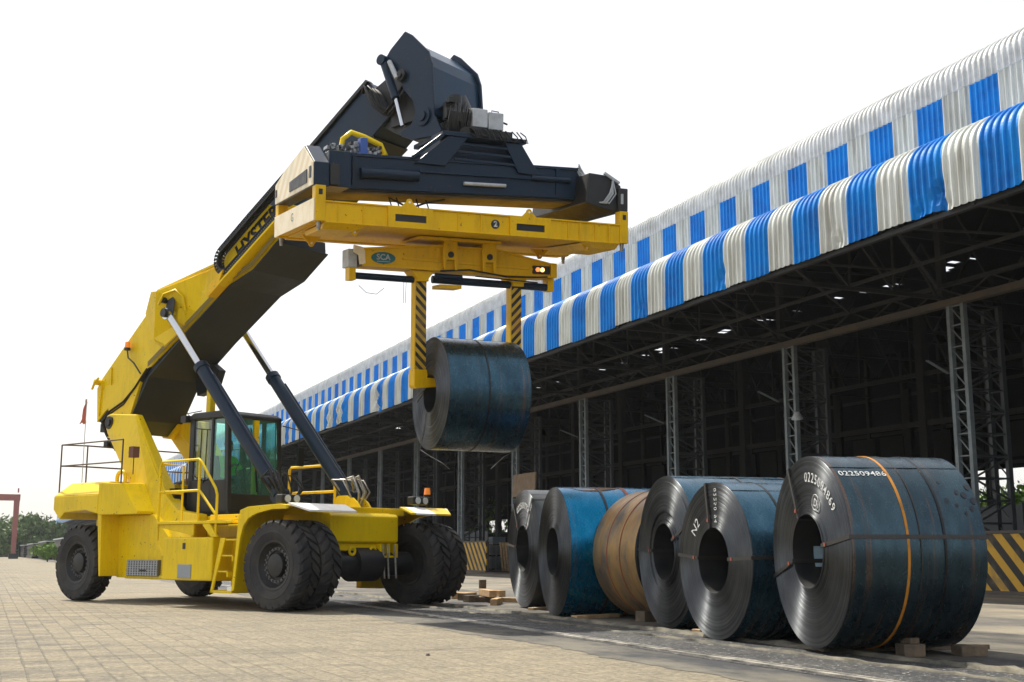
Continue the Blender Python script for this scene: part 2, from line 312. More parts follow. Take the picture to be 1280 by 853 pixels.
M['apron'] = asphalt_mat('dusty_apron', (.09, .086, .08), (.27, .235, .17), .5)
M['track'] = asphalt_mat('dark_track_bed', (.010, .012, .016), (.045, .044, .042), 1.4, .7, glint=1, bumpd=.02)
M['bouncecut'] = asphalt_mat('bounce_cut_asphalt', (.028, .028, .030), (.15, .135, .105), .8, .85)
M['track2'] = asphalt_mat('dark_verge', (.018, .020, .024), (.13, .118, .09), 1.1, .8, bumpd=.02)
M['kerbdirt'] = asphalt_mat('mossy_concrete', (.04, .042, .036), (.19, .17, .125), 3, .9)
M['rail'] = asphalt_mat('worn_rail_steel', (.07, .068, .062), (.42, .39, .33), 4, .4)

g = MB().add([(-1500, -300, 0), (1500, -300, 0), (1500, 2500, 0), (-1500, 2500, 0)], [(0, 1, 2, 3)]).build('ground', 'paver'); tag(g, kind='structure')
def strip(name, x0, x1, z, m, y0=-40, y1=330, wob=0):
    random.seed(int(x0 * 10)); n = 1500 if wob else 2; vs = []; fs = []
    for i in range(n):
        y = y0 + (y1 - y0) * (i / (n - 1)) ** 1.6; a = random.uniform(-wob, wob) * .5 + wob * .7 * sin(y * 1.3) * sin(y * .37); b = random.uniform(-wob, wob) * .5
        vs += [(x0 + a, y, z), (x1 + b, y, z)]
    for i in range(n - 1): fs.append((2 * i, 2 * i + 1, 2 * i + 3, 2 * i + 2))
    return tag(MB().add(vs, fs).build(name, m), kind='structure')
strip('yard_apron', 8.7, 90, .004, 'apron')
strip('track_verge', 6.05, 6.98, .004, 'track2', wob=.13)
strip('bounce_cut_strip', 8.9, 12.6, .008, 'bouncecut', wob=.06, y1=60)  # dark ground under the coils, strip added to cut bounce light on them
strip('track_bed', 6.9, 8.62, .008, 'track', wob=.03)
random.seed(3)
def ridge(name, x, wdt, h, m, y0, y1, step):
    b = MB(); n = int((y1 - y0) / step); vs = []; fs = []
    for i in range(n + 1):
        y = y0 + i * step; dx = random.uniform(-.02, .02); hh = h * random.uniform(.5, 1.15)
        vs += [(x - wdt / 2 + dx + random.uniform(-.03, .03), y, .0), (x - wdt * .3 + dx, y, hh), (x + wdt * .3 + dx, y, hh * random.uniform(.8, 1.1)), (x + wdt / 2 + dx + random.uniform(-.03, .03), y, .0)]
    for i in range(n):
        for k in range(3): fs.append((4 * i + k, 4 * i + k + 1, 4 * i + k + 5, 4 * i + k + 4))
    return tag(b.add(vs, fs).build(name, m, smooth=60), kind='structure')
ridge('kerb', 8.66, .17, .055, 'kerbdirt', 2, 120, .16)
ridge('kerb_inner', 8.05, .10, .035, 'kerbdirt', 2, 120, .2)
tag(MB().bb(6.98, 7.06, -10, 150, 0, .022).build('crane_rail', 'rail'), kind='structure')
tag(MB().bb(7.13, 7.17, -10, 150, 0, .018).build('crane_rail', 'rail'), kind='structure')

# ------------------------------------------------------------------ warehouse
def clad_mat():
    m = bpy.data.materials.new('profiled_sheets'); m.use_nodes = True; t = m.node_tree; N = t.nodes; L = t.links; p = N['Principled BSDF']
    g = N.new('ShaderNodeNewGeometry'); n = N.new('ShaderNodeTexNoise'); n.inputs['Scale'].default_value = .8; n.inputs['Detail'].default_value = 9; n.inputs['Roughness'].default_value = .7
    mp = N.new('ShaderNodeMapping'); mp.inputs['Scale'].default_value = (1, 5, .45); L.new(g.outputs['Position'], mp.inputs[0]); L.new(mp.outputs[0], n.inputs[0])
    r = N.new('ShaderNodeValToRGB'); e = r.color_ramp.elements; e[0].position = .35; e[0].color = (.34, .34, .30, 1); e[1].position = .60; e[1].color = (.60, .635, .61, 1)
    L.new(n.outputs['Fac'], r.inputs[0]); L.new(r.outputs[0], p.inputs['Base Color']); p.inputs['Roughness'].default_value = .42; return m
M['clad'] = clad_mat()
M['cladtop'] = mat('weathered_zinc_sheet', (.60, .62, .62), .42, col2=(.40, .41, .40), nscale=1.6)
M['blueclad'] = mat('blue_sheet', (.0, .13, .46), .45, spec=.18, col2=(.0, .21, .64), nscale=1.1, ramp=(.34, .56))
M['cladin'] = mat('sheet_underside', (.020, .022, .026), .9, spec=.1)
M['truss'] = mat('dull_steel_paint', (.030, .033, .037), .65, spec=.3, col2=(.05, .05, .05), nscale=2)
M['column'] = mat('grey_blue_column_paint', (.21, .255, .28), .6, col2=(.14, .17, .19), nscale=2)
M['columnin'] = mat('shaded_column_paint', (.042, .050, .058), .6)  # darker copy of the column paint, inner legs' shade put into it
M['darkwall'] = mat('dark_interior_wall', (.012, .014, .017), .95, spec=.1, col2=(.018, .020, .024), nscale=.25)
M['girder'] = mat('rust_brown_girder', (.07, .062, .055), .7, col2=(.12, .095, .075), nscale=1)

wh = empty('warehouse', (24, 24, 0))
tag(wh, 'long steel goods shed clad in blue and white ribbed sheets behind the row of coils', 'warehouse')
WX = Matrix.Translation((-24, -24, 0))
SH = 1.03; Y0 = 16.53 - SH * 26; YEND = 480
def clad(name, prof, mats, blue_rows, y0, y1, dents=(), m_in=None, ylod=110):
    """profile = list of (x,z,nx,nz) sheets from the bottom up; ribs run up the profile"""
    b = MB(); vs = []; cols = []; y = y0; rnd = random.Random(5)
    ribs = 5; pitch = SH / ribs
    while y < y1:
        far = y > ylod; k = int(round((y - y0) / pitch))
        if far: cols.append((y, 0.0)); cols.append((y + pitch * .5, .045)); y += pitch
        else:
            for fr, h in ((0, 0.0), (.50, 0.0), (.60, .040), (.70, .048), (.84, .040), (.94, .0)): cols.append((y + pitch * fr, h))
            y += pitch
    n = len(prof)
    for (yy, h) in cols:
        for j, (x, z, nx, nz) in enumerate(prof):
            sheet = int((yy - 16.53) // SH); dx = dy = dz = 0
            rs = random.Random(sheet * 7 + 1)
            # each sheet's bottom edge hangs unevenly
            if j < 3: dz = rs.uniform(-.035, .035) * (1 - j / 3)
            for (cy, cz, rad, dep) in dents:
                q = ((yy - cy) / rad) ** 2 + ((z - cz) / (rad * 1.3)) ** 2
                if q < 4: dx += dep * math.exp(-q * 1.3) * (.6 + .4 * sin(yy * 7 + z * 9)); dz += .02 * math.exp(-q) * sin(yy * 6)
            vs.append((x + nx * h + dx, yy + dy, z + nz * h + dz))
    fs = []; ms = []
    for i in range(len(cols) - 1):
        sheet = int(((cols[i][0] + cols[i + 1][0]) / 2 - 16.53) // SH)
        for j in range(n - 1):
            fs.append((i * n + j, i * n + j + 1, (i + 1) * n + j + 1, (i + 1) * n + j)); ms.append(blue_rows(sheet, j))
    b.v = [Vector(v) for v in vs]; b.f = fs; b.m = ms
    return b.build(name, mats, wh, X=WX)
# lower canopy apron: hanging sheets, rounded shoulder, shallow roof back to the wall
pl = [(17.9, 8.10 + i * .145, -1, 0) for i in range(8)]
for i in range(1, 13):
    a = radians(90 * i / 13 * .94); pl.append((18.65 - .75 * cos(a), 9.16 + .75 * sin(a), -cos(a), sin(a)))
pl.append((21, 10.25, -.1, 1)); pl.append((23.98, 10.75, -.1, 1))
rd = random.Random(11)
dents = [(26.9, 8.30, .30, .16), (22.1, 8.35, .28, .12), (19.4, 8.3, .22, .15), (31.3, 8.3, .25, .16), (58.5, 8.5, .7, .3), (18.7, 8.35, .25, .25)]
dents += [(rd.uniform(62, 100), rd.uniform(8.2, 9), rd.uniform(.5, 1.4), rd.uniform(-.2, .25)) for _ in range(10)] + [(rd.uniform(16, 60), rd.uniform(8.1, 8.8), rd.uniform(.2, .5), rd.uniform(-.02, .04)) for _ in range(4)]
clad('canopy_cladding', pl, ['clad', 'blueclad'], lambda s_, j: 1 if s_ % 2 == 0 else 0, Y0, YEND, dents)
pu = [(24, 10.82, -1, 0), (24, 13.72, -1, 0), (23.985, 13.73, -1, 0), (23.98, 14.15, -1, 0)]
for i in range(1, 8):
    a = radians(90 * i / 8); pu.append((24.98 - cos(a), 14.15 + .75 * sin(a), -cos(a), sin(a)))
pu.append((25.2, 14.9, 0, 1)); pu.append((34, 15.3, 0, 1))
clad('upper_cladding', pu, ['clad', 'blueclad', 'cladtop'], lambda s_, j: (2 if j >= 1 else (1 if s_ % 2 == 0 else 0)), Y0, YEND)
# dark sheet added under the canopy roof, painting in its shade
MB().loft([(18.2, Y0, 9.28), (18.2, YEND, 9.28), (18.2, YEND, 9.25), (18.2, Y0, 9.25)], [(19.0, Y0, 9.75), (19.0, YEND, 9.75), (19.0, YEND, 9.72), (19.0, Y0, 9.72)]).loft([(19.0, Y0, 9.75), (19.0, YEND, 9.75), (19.0, YEND, 9.72), (19.0, Y0, 9.72)], [(24.1, Y0, 10.6), (24.1, YEND, 10.6), (24.1, YEND, 10.57), (24.1, Y0, 10.57)]).bb(24.08, 24.1, Y0, YEND, 10.57, 14.2).build('canopy_shade_sheet', 'cladin', wh, X=WX)
# roof over the hall with a row of slits and missing panels letting daylight through
rb = MB()
holes = []
rr = random.Random(21)
for k in range(16):
    y = 22 + k * 7.55
    for q in range(rr.choice((3, 4, 5, 6))): holes.append((44 + rr.uniform(-.5, .5), y + rr.uniform(-2.2, 2.2), rr.uniform(.25, .8)))
ys = [Y0, ]; xs0, xs1 = 43.2, 44.8
rb.bb(33.5, xs0, Y0, YEND, 15.3, 15.36).bb(xs1, 62.1, Y0, YEND, 15.3, 15.36)
hs = sorted(holes, key=lambda h: h[1]); yy = Y0
for hx, hy, hw in hs:
    if hy - hw / 2 > yy: rb.bb(xs0, xs1, yy, hy - hw / 2, 15.3, 15.36); 
    rb.bb(xs0, hx - .35, max(yy, hy - hw / 2), hy + hw / 2, 15.3, 15.36); rb.bb(hx + .35, xs1, max(yy, hy - hw / 2), hy + hw / 2, 15.3, 15.36)
    yy = max(yy, hy + hw / 2)
rb.bb(xs0, xs1, yy, YEND, 15.3, 15.36)
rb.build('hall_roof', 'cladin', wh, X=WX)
# back wall with openings, made of posts and sheets
bw = MB(); OPEN = [(55.0, 61.2, 3.9, 6.3), (139, 146, 3.2, 5.0)]
y = Y0
segs = []
for (a, c, z0, z1) in OPEN:
    segs.append((y, a, None)); segs.append((a, c, (z0, z1))); y = c
segs.append((y, YEND, None))
for a, c, zz in segs:
    if zz is None: bw.bb(60, 60.1, a, c, 0, 15.5)
    else: bw.bb(60, 60.1, a, c, 0, zz[0]).bb(60, 60.1, a, c, zz[1], 15.5)
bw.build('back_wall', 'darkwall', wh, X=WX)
wr = MB()
for k in range(60):
    yk = 18.3 - 7.55 * 2 + k * 3.775
    wr.bb(59.7, 60, yk - .15, yk + .15, 0, 15.5)
for z in (3.2, 6.6, 9.4, 12): wr.bb(59.8, 60, 0, 240, z, z + .2)
wr.build('wall_frame', 'truss', wh, X=WX)
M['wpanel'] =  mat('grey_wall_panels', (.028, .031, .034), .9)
for k in range(14):
    yk = 14 + k * 7.55
    for d in (0, 3.0): MB().bb(59.55, 59.65, yk + d + .5, yk + d + 2.9, 7.0, 9.2).build('wall_panel', 'wpanel', wh, X=WX)
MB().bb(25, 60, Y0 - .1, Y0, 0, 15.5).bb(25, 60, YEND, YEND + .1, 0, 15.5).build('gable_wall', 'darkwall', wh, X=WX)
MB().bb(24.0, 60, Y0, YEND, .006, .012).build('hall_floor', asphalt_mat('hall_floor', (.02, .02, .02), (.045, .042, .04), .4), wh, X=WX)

COLY = [24.75 + 7.55 * k for k in range(-2, 34)]
def lattice_column(first):
    c = MB(); x0, x1, w_ = 0, 1.25, .52; H = 7.75
    def leg(x, y, m): c.bb(x - .07, x + .07, y - .06, y + .06, 0, H, m)
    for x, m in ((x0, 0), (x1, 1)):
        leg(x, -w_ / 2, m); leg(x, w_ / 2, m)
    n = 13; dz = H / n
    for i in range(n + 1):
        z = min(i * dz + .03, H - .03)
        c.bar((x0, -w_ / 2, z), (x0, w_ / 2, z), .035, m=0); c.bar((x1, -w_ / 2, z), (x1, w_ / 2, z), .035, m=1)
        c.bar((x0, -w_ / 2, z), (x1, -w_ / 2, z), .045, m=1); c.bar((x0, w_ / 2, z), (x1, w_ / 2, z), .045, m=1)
        if i < n:
            z2 = z + dz
            a, d = (-1, 1)
            c.bar((x0, -w_ / 2, z), (x0, w_ / 2, z2 - .03), .03, m=0)
            c.bar((x1, -w_ / 2, z), (x1, w_ / 2, z2 - .03), .03, m=1)
            s_ = 1 if i % 2 else 0
            p, q = ((x0, x1) if s_ else (x1, x0))
            c.bar((p, -w_ / 2, z), (q, -w_ / 2, z2 - .03), .045, m=1); c.bar((p, w_ / 2, z), (q, w_ / 2, z2 - .03), .045, m=1)
    c.bb(x0 - .15, x1 + .15, -.4, .4, 0, .04, 1)
    return c
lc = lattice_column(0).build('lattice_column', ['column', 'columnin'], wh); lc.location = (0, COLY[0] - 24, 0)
lcs = [lc]
for y in COLY[1:]:
    o = lc.copy(); S.collection.objects.link(o); o.parent = wh; o.location = (0, y - 24, 0); lcs.append(o)
# canopy frames: bottom tie, top chord, posts and braces, one at each column
def frame():
    c = MB()
    c.bb(-6.05, 1.3, -.05, .05, 8.02, 8.12).bar((-5.6, 0, 9.3), (0, 0, 10.5), .09).bar((-6.0, 0, 8.2), (-5.6, 0, 9.3), .08)
    for x0, z0, x1, z1 in ((-4.5, 8.1, -4.5, 9.55), (-3, 8.1, -3, 9.85), (-1.5, 8.1, -1.5, 10.2), (-4.5, 9.55, -3, 8.1), (-3, 9.85, -1.5, 8.1), (-1.5, 10.2, 0, 8.1)):
        c.bar((x0, 0, z0), (x1, 0, z1), .06)
    # hall truss
    c.bb(.2, 35.8, -.06, .06, 12.3, 12.45).bar((1.2, 0, 14.5), (18, 0, 15.2), .12).bar((18, 0, 15.2), (35.8, 0, 15.2), .12)
    c.bb(.1, .3, -.1, .1, 7.95, 14.0)
    for i in range(1, 11):
        x = i * 3; c.bar((x, 0, 12.4), (x + 1.5, 0, 14.6), .07).bar((x + 1.5, 0, 14.6), (x + 3, 0, 12.4), .07)
    return c
fr = frame().build('roof_truss', 'truss', wh); fr.location = (0, COLY[0] + .7 - 24, 0)
for y in COLY[1:22]:
    o = fr.copy(); S.collection.objects.link(o); o.parent = wh; o.location = (0, y + .7 - 24, 0)
gb = MB()
gb.bb(-.12, .12, -30, 376, 7.74, 7.93).build('column_head_girder', 'girder', wh)
ub = MB(); ub.bb(-.07, .07, -30, 376, 8.30, 8.40)
ub.bb(-6.0, -5.86, -30, 376, 8.0, 8.1).bb(-5.7, -5.62, -30, 376, 9.0, 9.08).bb(-3.05, -2.95, -30, 376, 8.12, 8.2)
y = -30
k = 0
while y < 150:
    ub.bar((0, y, 7.92), (0, y + .95, 8.32), .04).bar((0, y + .95, 8.32), (0, y + 1.9, 7.92), .04); y += 1.9
ub.build('eaves_girder', 'truss', wh)
br_ = MB()
for i, yc in enumerate(COLY[:24]):
    for d in (0, 3.775):
        y = yc - 24 + d
        br_.bar((-5.9, y - 4.4, 8.15), (-.05, y + .6, 8.32), .07).bar((-5.9, y + 4.6, 8.6), (-3, y + 2.6, 8.2), .05)
        br_.bar((-5.6, y - 1.9, 8.7), (-5.6, y + .6, 8.1), .04)
br_.build('wind_brace', 'truss', wh)
# braces dangling down inside the hall (underside of the inner crane aisle)
ib = MB()
for k in range(30):
    y = -20 + k * 3.775
    ib.bar((17, y, 12.5), (17, y, 9.6), .09).bar((17, y + 1.2, 9.6), (17, y + 2.6, 12.4), .07)
ib.bb(16.9, 17.1, -30, 300, 9.4, 9.6).bb(16.9, 17.1, -30, 300, 7.0, 7.25)
for k in range(16):
    y = -17 + k * 7.55; ib.bb(16.8, 17.2, y - .25, y + .25, 0, 12.4); ib.bb(35.2, 35.5, y - 1.25, y - .75, 0, 12.4)
ib.build('inner_aisle_frame', 'truss', wh)
# slits of daylight and lamps
def floodlight(y, z, armx=-.5):
    f = MB(); f.bar((0, 0, 0), (armx, -.25, .12), .05)
    o = f.build('floodlight_arm', 'truss', wh); o.location = (0, y - 24, z)
    h = MB().cyl((armx, -.25, -.12), (armx - .05, -.3, .1), .19, .08, 16).build('floodlight', 'grey', o)
    return o
floodlight(31.6, 5.35)
for y, z in ((25.2, 5.9), (33.0, 6.0), (40.5, 6.0), (48, 6.1)):
    o = MB().bar((0, 0, 0), (-1.0, -.3, .25), .09, .03).build('cable_arm', 'column', wh); o.location = (0, y - 24, z)
# low grey sheet wall behind the columns at the right
lw = MB()
for k in range(3):
    y0 = 14 + 0 * k
lw.bb(26.2, 26.25, 14, 29.2, 0, 2.35)
for y in range(15, 30): lw.bb(26.1, 26.2, y - .05, y + .05, 0, 2.4)
lw.build('sheet_partition', 'columnin', wh, X=WX)
lw2 = MB().bb(25.9, 25.95, 63.2, 69, 0, 2.2)
for y in range(64, 69): lw2.bb(25.82, 25.9, y - .04, y + .04, 0, 2.25)
lw2.build('sheet_partition', 'columnin', wh, X=WX)

# ------------------------------------------------------------------ vehicle
HD = radians(-62.3)
VM = Matrix.Translation((6.87, 23.35, 0)) @ Matrix.Rotation(HD, 4, 'Z')
rs = empty('reach_stacker', mtx=VM)
tag(rs, 'huge yellow and navy reach stacker truck holding a steel coil aloft', 'reach stacker')
# --- chassis
c = MB()
c.bb(-7.9, -.1, -.95, .95, .78, 1.82)
c.bb(-1.6, .1, -1.0, .70, 1.30, 1.84)
c.pr([(-6.45, 1.87), (-5.0, 1.87), (-4.3, 1.3), (-3.4, 1.3), (-3.4, .52), (-6.28, .52)], -1.40, -.9)
c.pr([(-6.45, 1.87), (-5.0, 1.87), (-4.3, 1.3), (-3.4, 1.3), (-3.4, .52), (-6.28, .52)], .9, 1.40)
c.bb(-5.9, -1.8, -1.44, -1.36, .50, .58)
c.build('chassis', 'yellow', rs, bevel=.02)
# --- counterweight / rear body
c = MB()
A = [(-8.20, -1.80, 2.33), (-8.20, 1.80, 2.33), (-6.42, 1.87, 2.33), (-6.42, -1.87, 2.33)]
poly_side = [(-8.22, 2.33), (-8.22, 2.03), (-7.95, 1.80), (-7.75, 1.95), (-6.9, 1.99), (-6.42, 1.90), (-6.42, 2.33)]
c.pr(poly_side, -1.87, 1.87)
top = [(-7.98, -1.58, 2.63), (-7.98, 1.58, 2.63), (-6.42, 1.58, 2.63), (-6.42, -1.58, 2.63)]
c.loft([(-8.22, -1.87, 2.332), (-8.22, 1.87, 2.332), (-6.42, 1.87, 2.332), (-6.42, -1.87, 2.332)], top)
c.build('counterweight', 'yellow', rs, bevel=.02)
for s_ in (-1, 1): MB().loft([(-6.415, s_ * 1.87, 2.58), (-5.66, s_ * 1.80, 2.55), (-5.12, s_ * 1.74, 1.93), (-5.12, s_ * 1.74, 1.875), (-6.415, s_ * 1.87, 1.875)], [(-6.415, s_ * 1.0, 2.60), (-5.66, s_ * 1.0, 2.57), (-5.12, s_ * 1.0, 1.93), (-5.12, s_ * 1.0, 1.875), (-6.415, s_ * 1.0, 1.875)]).build('engine_cover', 'yellow', rs, bevel=.015)
c = MB(); c.bb(-6.9, -4.9, -.95, .95, 1.84, 2.45); c.build('engine_bay', 'blackmetal', rs)
# rear wheel arch skirts
for s_ in (-1, 1): MB().pr([(-6.45, 1.88), (-6.28, .55), (-6.22, .55), (-6.30, 1.88)], s_ * 1.84, s_ * 1.38).build('rear_mudguard', 'yellow', rs, bevel=.01)
c = MB().cyl((-7.28, -1.3, .84), (-7.28, 1.3, .84), .22).bb(-7.6, -6.9, -.5, .5, .6, 1.1); c.build('rear_axle', 'blackmetal', rs, smooth=40)
# lifting loops
c = MB(); c.tube([(-6.6 + .0, -1.3, 2.6)] + [(-6.6 + .16 - .16 * cos(a), -1.3, 2.72 + .14 * sin(a)) for a in [i * pi / 8 for i in range(9)]] + [(-6.28, -1.3, 2.6)], .045)
c.build('lifting_eye', 'yellow', rs, smooth=40)
# --- mast towers carrying the boom pivot
for s_ in (-1, 1):
    c = MB()
    bt, bb_ = s_ * .98, s_ * 1.44; ti, bi = s_ * .78, s_ * .95
    prof_o = [(-7.74, 4.05, bt), (-7.66, 4.24, bt), (-7.55, 4.27, bt), (-6.50, 4.19, bt), (-6.36, 4.02, bt), (-5.35, 2.75, s_ * 1.05), (-4.95, 2.25, s_ * 1.12), (-4.45, 1.96, s_ * 1.18), (-3.7, 1.86, s_ * 1.2), (-3.7, .95, s_ * 1.42), (-4.60, .96, bb_), (-7.60, 3.80, bt)]
    Ao = [(a, b, z) for a, z, b in prof_o]; Bo = [(a, ti if z > 2 else bi, z) for a, z, b in prof_o]
    c.loft(Ao, Bo); c.build('boom_support_tower', 'yellow', rs, bevel=.03)
    p = MB().cyl((-7.5, s_ * .70, 4.06), (-7.5, s_ * 1.03, 4.06), .15, n=24).cyl((-7.5, s_ * 1.0, 4.06), (-7.5, s_ * 1.06, 4.06), .08, n=16)
    p.build('pivot_pin', 'blackmetal', rs, smooth=40)
for s_ in (-1, 1): MB().tube([(-7.55, s_ * .99, 3.72), (-6.10, s_ * .99, 3.63)], .016).build('weld_bead', 'yellow', rs)
MB().cyl((-7.1, -.985, 4.0), (-7.1, -.975, 4.0), .03, n=12).cyl((-6.62, -.985, 4.05), (-6.62, -.975, 4.05), .04, n=12).build('grease_point', 'blackmetal', rs)
# --- side tank box, grille, plates
c = MB(); c.bb(-3.46, -1.86, -2.20, -1.0, .52, 1.36); c.build('side_tank', 'yellow', rs, bevel=.03)
c = MB(); c.bb(-2.93, -2.50, -2.215, -2.19, .56, .83).build('chequer_patch', 'tread', rs, bevel=.005)
c = MB(); c.bb(-2.80, -2.72, -2.212, -2.19, 1.13, 1.25).build('warning_decal', 'black', rs)
gr_ = MB(); gr_.bb(-5.78, -4.64, -1.475, -1.395, .56, .90, 0)
for i in range(12): x = -5.74 + i * .0955; gr_.bb(x, x + .02, -1.49, -1.47, .57, .89, 1)
for i in range(7): z = .58 + i * .05; gr_.bb(-5.77, -4.65, -1.488, -1.472, z, z + .012, 1)
gr_.bb(-5.28, -5.05, -1.495, -1.47, .66, .70, 2)
gr_.build('battery_grille', [mat('grille_back', (.10, .11, .12), .6), 'grey', 'black'], rs)
# --- steps
for s_ in (-1, 1):
    st = MB()
    st.pr([(-1.86, .32), (-1.22, .32), (-1.22, .40), (-1.74, .40), (-1.50, .92), (-1.30, 1.34), (-1.86, 1.34)], s_ * 1.72, s_ * 1.66)
    st.pr([(-1.86, .30), (-1.80, .30), (-1.45, 1.34), (-1.60, 1.34)], s_ * 2.22, s_ * 2.18)
    st.bb(-1.86, -1.20, s_ * 1.66, s_ * 2.22, .30, .35)
    o = st.build('boarding_steps', 'yellow', rs, bevel=.008)
    for x, z in ((-1.62, .72), (-1.48, 1.02), (-1.36, 1.32), (-1.30, 1.60)):
        MB().bb(x - .10, x + .26, s_ * 1.66, s_ * 2.20, z - .03, z).bb(x + .22, x + .26, s_ * 1.66, s_ * 2.20, z - .12, z).build('step', 'yellow', o, bevel=.006)
    MB().bb(-1.36, -1.22, s_ * 1.9, s_ * 2.2, .35, .42).build('step_marker', 'white', o)
# --- platforms and handrails
for s_ in (-1, 1):
    c = MB(); c.bb(-3.72 if s_ < 0 else -4.8, -1.28, s_ * 1.05, s_ * 2.2, 1.62, 1.68)
    c.loft([(-3.70, s_ * 2.15, 1.62), (-2.55, s_ * 2.15, 1.62), (-2.55, s_ * 2.15, 1.40), (-3.68, s_ * 2.15, 1.56)], [(-3.70, s_ * 2.10, 1.62), (-2.55, s_ * 2.10, 1.62), (-2.55, s_ * 2.10, 1.40), (-3.68, s_ * 2.10, 1.56)])
    c.bb(-2.30, -1.28, s_ * 1.15, s_ * 1.95, 1.69, 1.80)
    c.pr([(-2.25, 1.62), (-2.0, 1.62), (-1.75, 1.36), (-1.95, 1.36)], s_ * 2.19, s_ * 2.13)
    c.build('platform', 'yellow', rs, bevel=.01)
    r = .026; y = s_ * 2.16; h = MB()
    if s_ > 0:
        r = .032
        h.tube([(-4.74, y, 1.66), (-4.74, y, 3.0), (-4.68, y, 3.05), (-3.2, y, 3.05), (-3.08, y, 2.98), (-2.46, y, 2.36), (-2.44, y, 1.66)], r).tube([(-4.74, y, 2.44), (-3.15, y, 2.44)], r).tube([(-3.15, y, 3.03), (-3.15, y, 1.66)], r)
        h.build('handrail', 'yellow', rs, smooth=50); continue
    h.tube([(-3.72, y, 1.30), (-3.72, y, 2.82), (-3.66, y, 2.90), (-2.45, y, 2.90), (-2.36, y, 2.84), (-1.88, y, 2.30), (-1.83, y, 2.18), (-1.83, y, 1.40)], r)
    h.tube([(-3.72, y, 2.28), (-2.40, y, 2.28), (-1.86, y, 1.80)], r); h.tube([(-2.42, y, 2.88), (-2.42, y, 1.66)], r)
    y2 = s_ * 1.60; h.tube([(-3.72, y, 2.85), (-3.72, y2, 2.85), (-3.72, y2, 1.66)], r); h.tube([(-3.72, y, 2.28), (-3.72, y2, 2.28)], r)
    h.build('handrail', 'yellow', rs, smooth=50)
# rear guard rail (dark brown)
M['railbrown'] = mat('brown_rail_paint', (.07, .045, .035), .5)
h = MB(); r = .018
pts = [(-8.10, -1.62), (-8.10, 1.4), (-5.4, 1.4)]
def rail(P, z): h.tube([(a, b, z) for a, b in P], r, 6)
rp = [(-5.80, -1.72), (-8.20, -1.76), (-7.95, -1.25), (-7.95, 1.55), (-5.0, 1.55)]
for z in (3.52, 3.03): rail(rp, z)
for a, b in ((-8.20, -1.76), (-5.80, -1.72), (-7.95, -1.25), (-7.95, 1.55), (-7.95, .1), (-6.6, 1.55), (-5.0, 1.55)): h.tube([(a, b, 2.40), (a, b, 3.53)], r, 6)
h.build('guard_rail', 'railbrown', rs, smooth=50)
MB().bb(-5.72, -5.55, -1.62, -1.46, 3.12, 3.36).tube([(-5.62, -1.55, 3.12), (-5.62, -1.55, 2.75)], .012).build('junction_box', mat('rusty_box', (.16, .07, .045), .7), rs)
# flag
fp = MB().tube([(-7.9, -1.38, 2.6), (-7.9, -1.38, 4.62)], .010, 6).build('flag_pole', 'grey', rs)
vs = []; fs = []
for j in range(9):
    for i in range(5):
        t = j / 8; wdt = .05 + .16 * t ** 1.5
        vs.append((-7.9 - i / 4 * wdt * .7, -1.38 - i / 4 * wdt * .35 + .02 * sin(i * 2 + j), 4.60 - .56 * t - .03 * sin(i * 2)))
for j in range(8):
    for i in range(4): fs.append((j * 5 + i, j * 5 + i + 1, j * 5 + i + 6, j * 5 + i + 5))
o = MB().add(vs, fs).build('flag', 'flag', fp, smooth=80); o.modifiers.new('th', 'SOLIDIFY').thickness = .006
# --- front fenders
for s_ in (-1, 1):
    c = MB(); n = 10; ri = 1.02; ro = 1.10
    # arch strip round the back of the wheel (side face) and mudguard plate
    path = [(-1.20, .35), (-1.14, .9), (-1.10, 1.35), (-1.07, 1.70), (-1.02, 1.86), (-.80, 1.92), (.10, 1.955), (.30, 1.93)]
    inner = [(-1.13, .35), (-1.06, .9), (-1.00, 1.32), (-.92, 1.56), (-.78, 1.70), (-.55, 1.79), (-.1, 1.86), (.30, 1.86)]
    for i in range(len(path) - 1):
        q = [path[i], path[i + 1], inner[i + 1], inner[i]]
        c.pr(q, s_ * 2.23, s_ * 2.17)
        c.pr([path[i], path[i + 1], (path[i + 1][0] + .02, path[i + 1][1] - .03), (path[i][0] + .02, path[i][1] - .03)], s_ * 2.169, s_ * 1.15)
    o = c.build('front_mudguard', 'yellow', rs, bevel=.006)
    lipm = 'white' if s_ < 0 else 'fstripe'  # near lip white: sun glare put into its colour
    MB().loft([(.30, s_ * 2.18, 1.975), (.30, s_ * .75, 1.975), (.30, s_ * .75, 1.94), (.30, s_ * 2.18, 1.94)], [(.62, s_ * 1.95, 1.845), (.62, s_ * .75, 1.845), (.62, s_ * .75, 1.81), (.62, s_ * 1.95, 1.81)]).build('mudguard_lip', lipm, o)
# --- front bumper box with tow eyes
c = MB(); c.pr([(-.3, 1.82), (.16, 1.82), (.22, 1.76), (.22, 1.28), (.16, 1.24), (-.3, 1.24)], -1.05, .80)
o = c.build('front_bumper', 'yellow', rs, bevel=.02)
MB().bb(.04, .12, -.72, .28, 1.10, 1.236).bb(.02, .24, .28, .34, 1.0, 1.236).bb(.02, .24, .52, .56, 1.0, 1.236).bb(.02, .24, .74, .78, 1.0, 1.236).bb(.02, .24, .28, .78, .96, 1.0).build('tow_bracket', 'yellow', o, bevel=.008)
for y in (-.42, .14):
    t_ = MB().tube([(.17, y + .075 * cos(a), 1.09 + .075 * sin(a)) for a in [i * pi / 8 for i in range(17)]], .028); t_.build('tow_eye', 'yellow', o, smooth=60)
MB().cyl((0, -1.25, .84), (0, 1.25, .84), .24, n=24).cyl((0, -.32, .84), (0, .32, .84), .34, n=28).cyl((-.1, 0, .84), (.30, 0, .84), .22, .16, n=24).build('front_axle', 'blackmetal', rs, smooth=40)
h = MB()
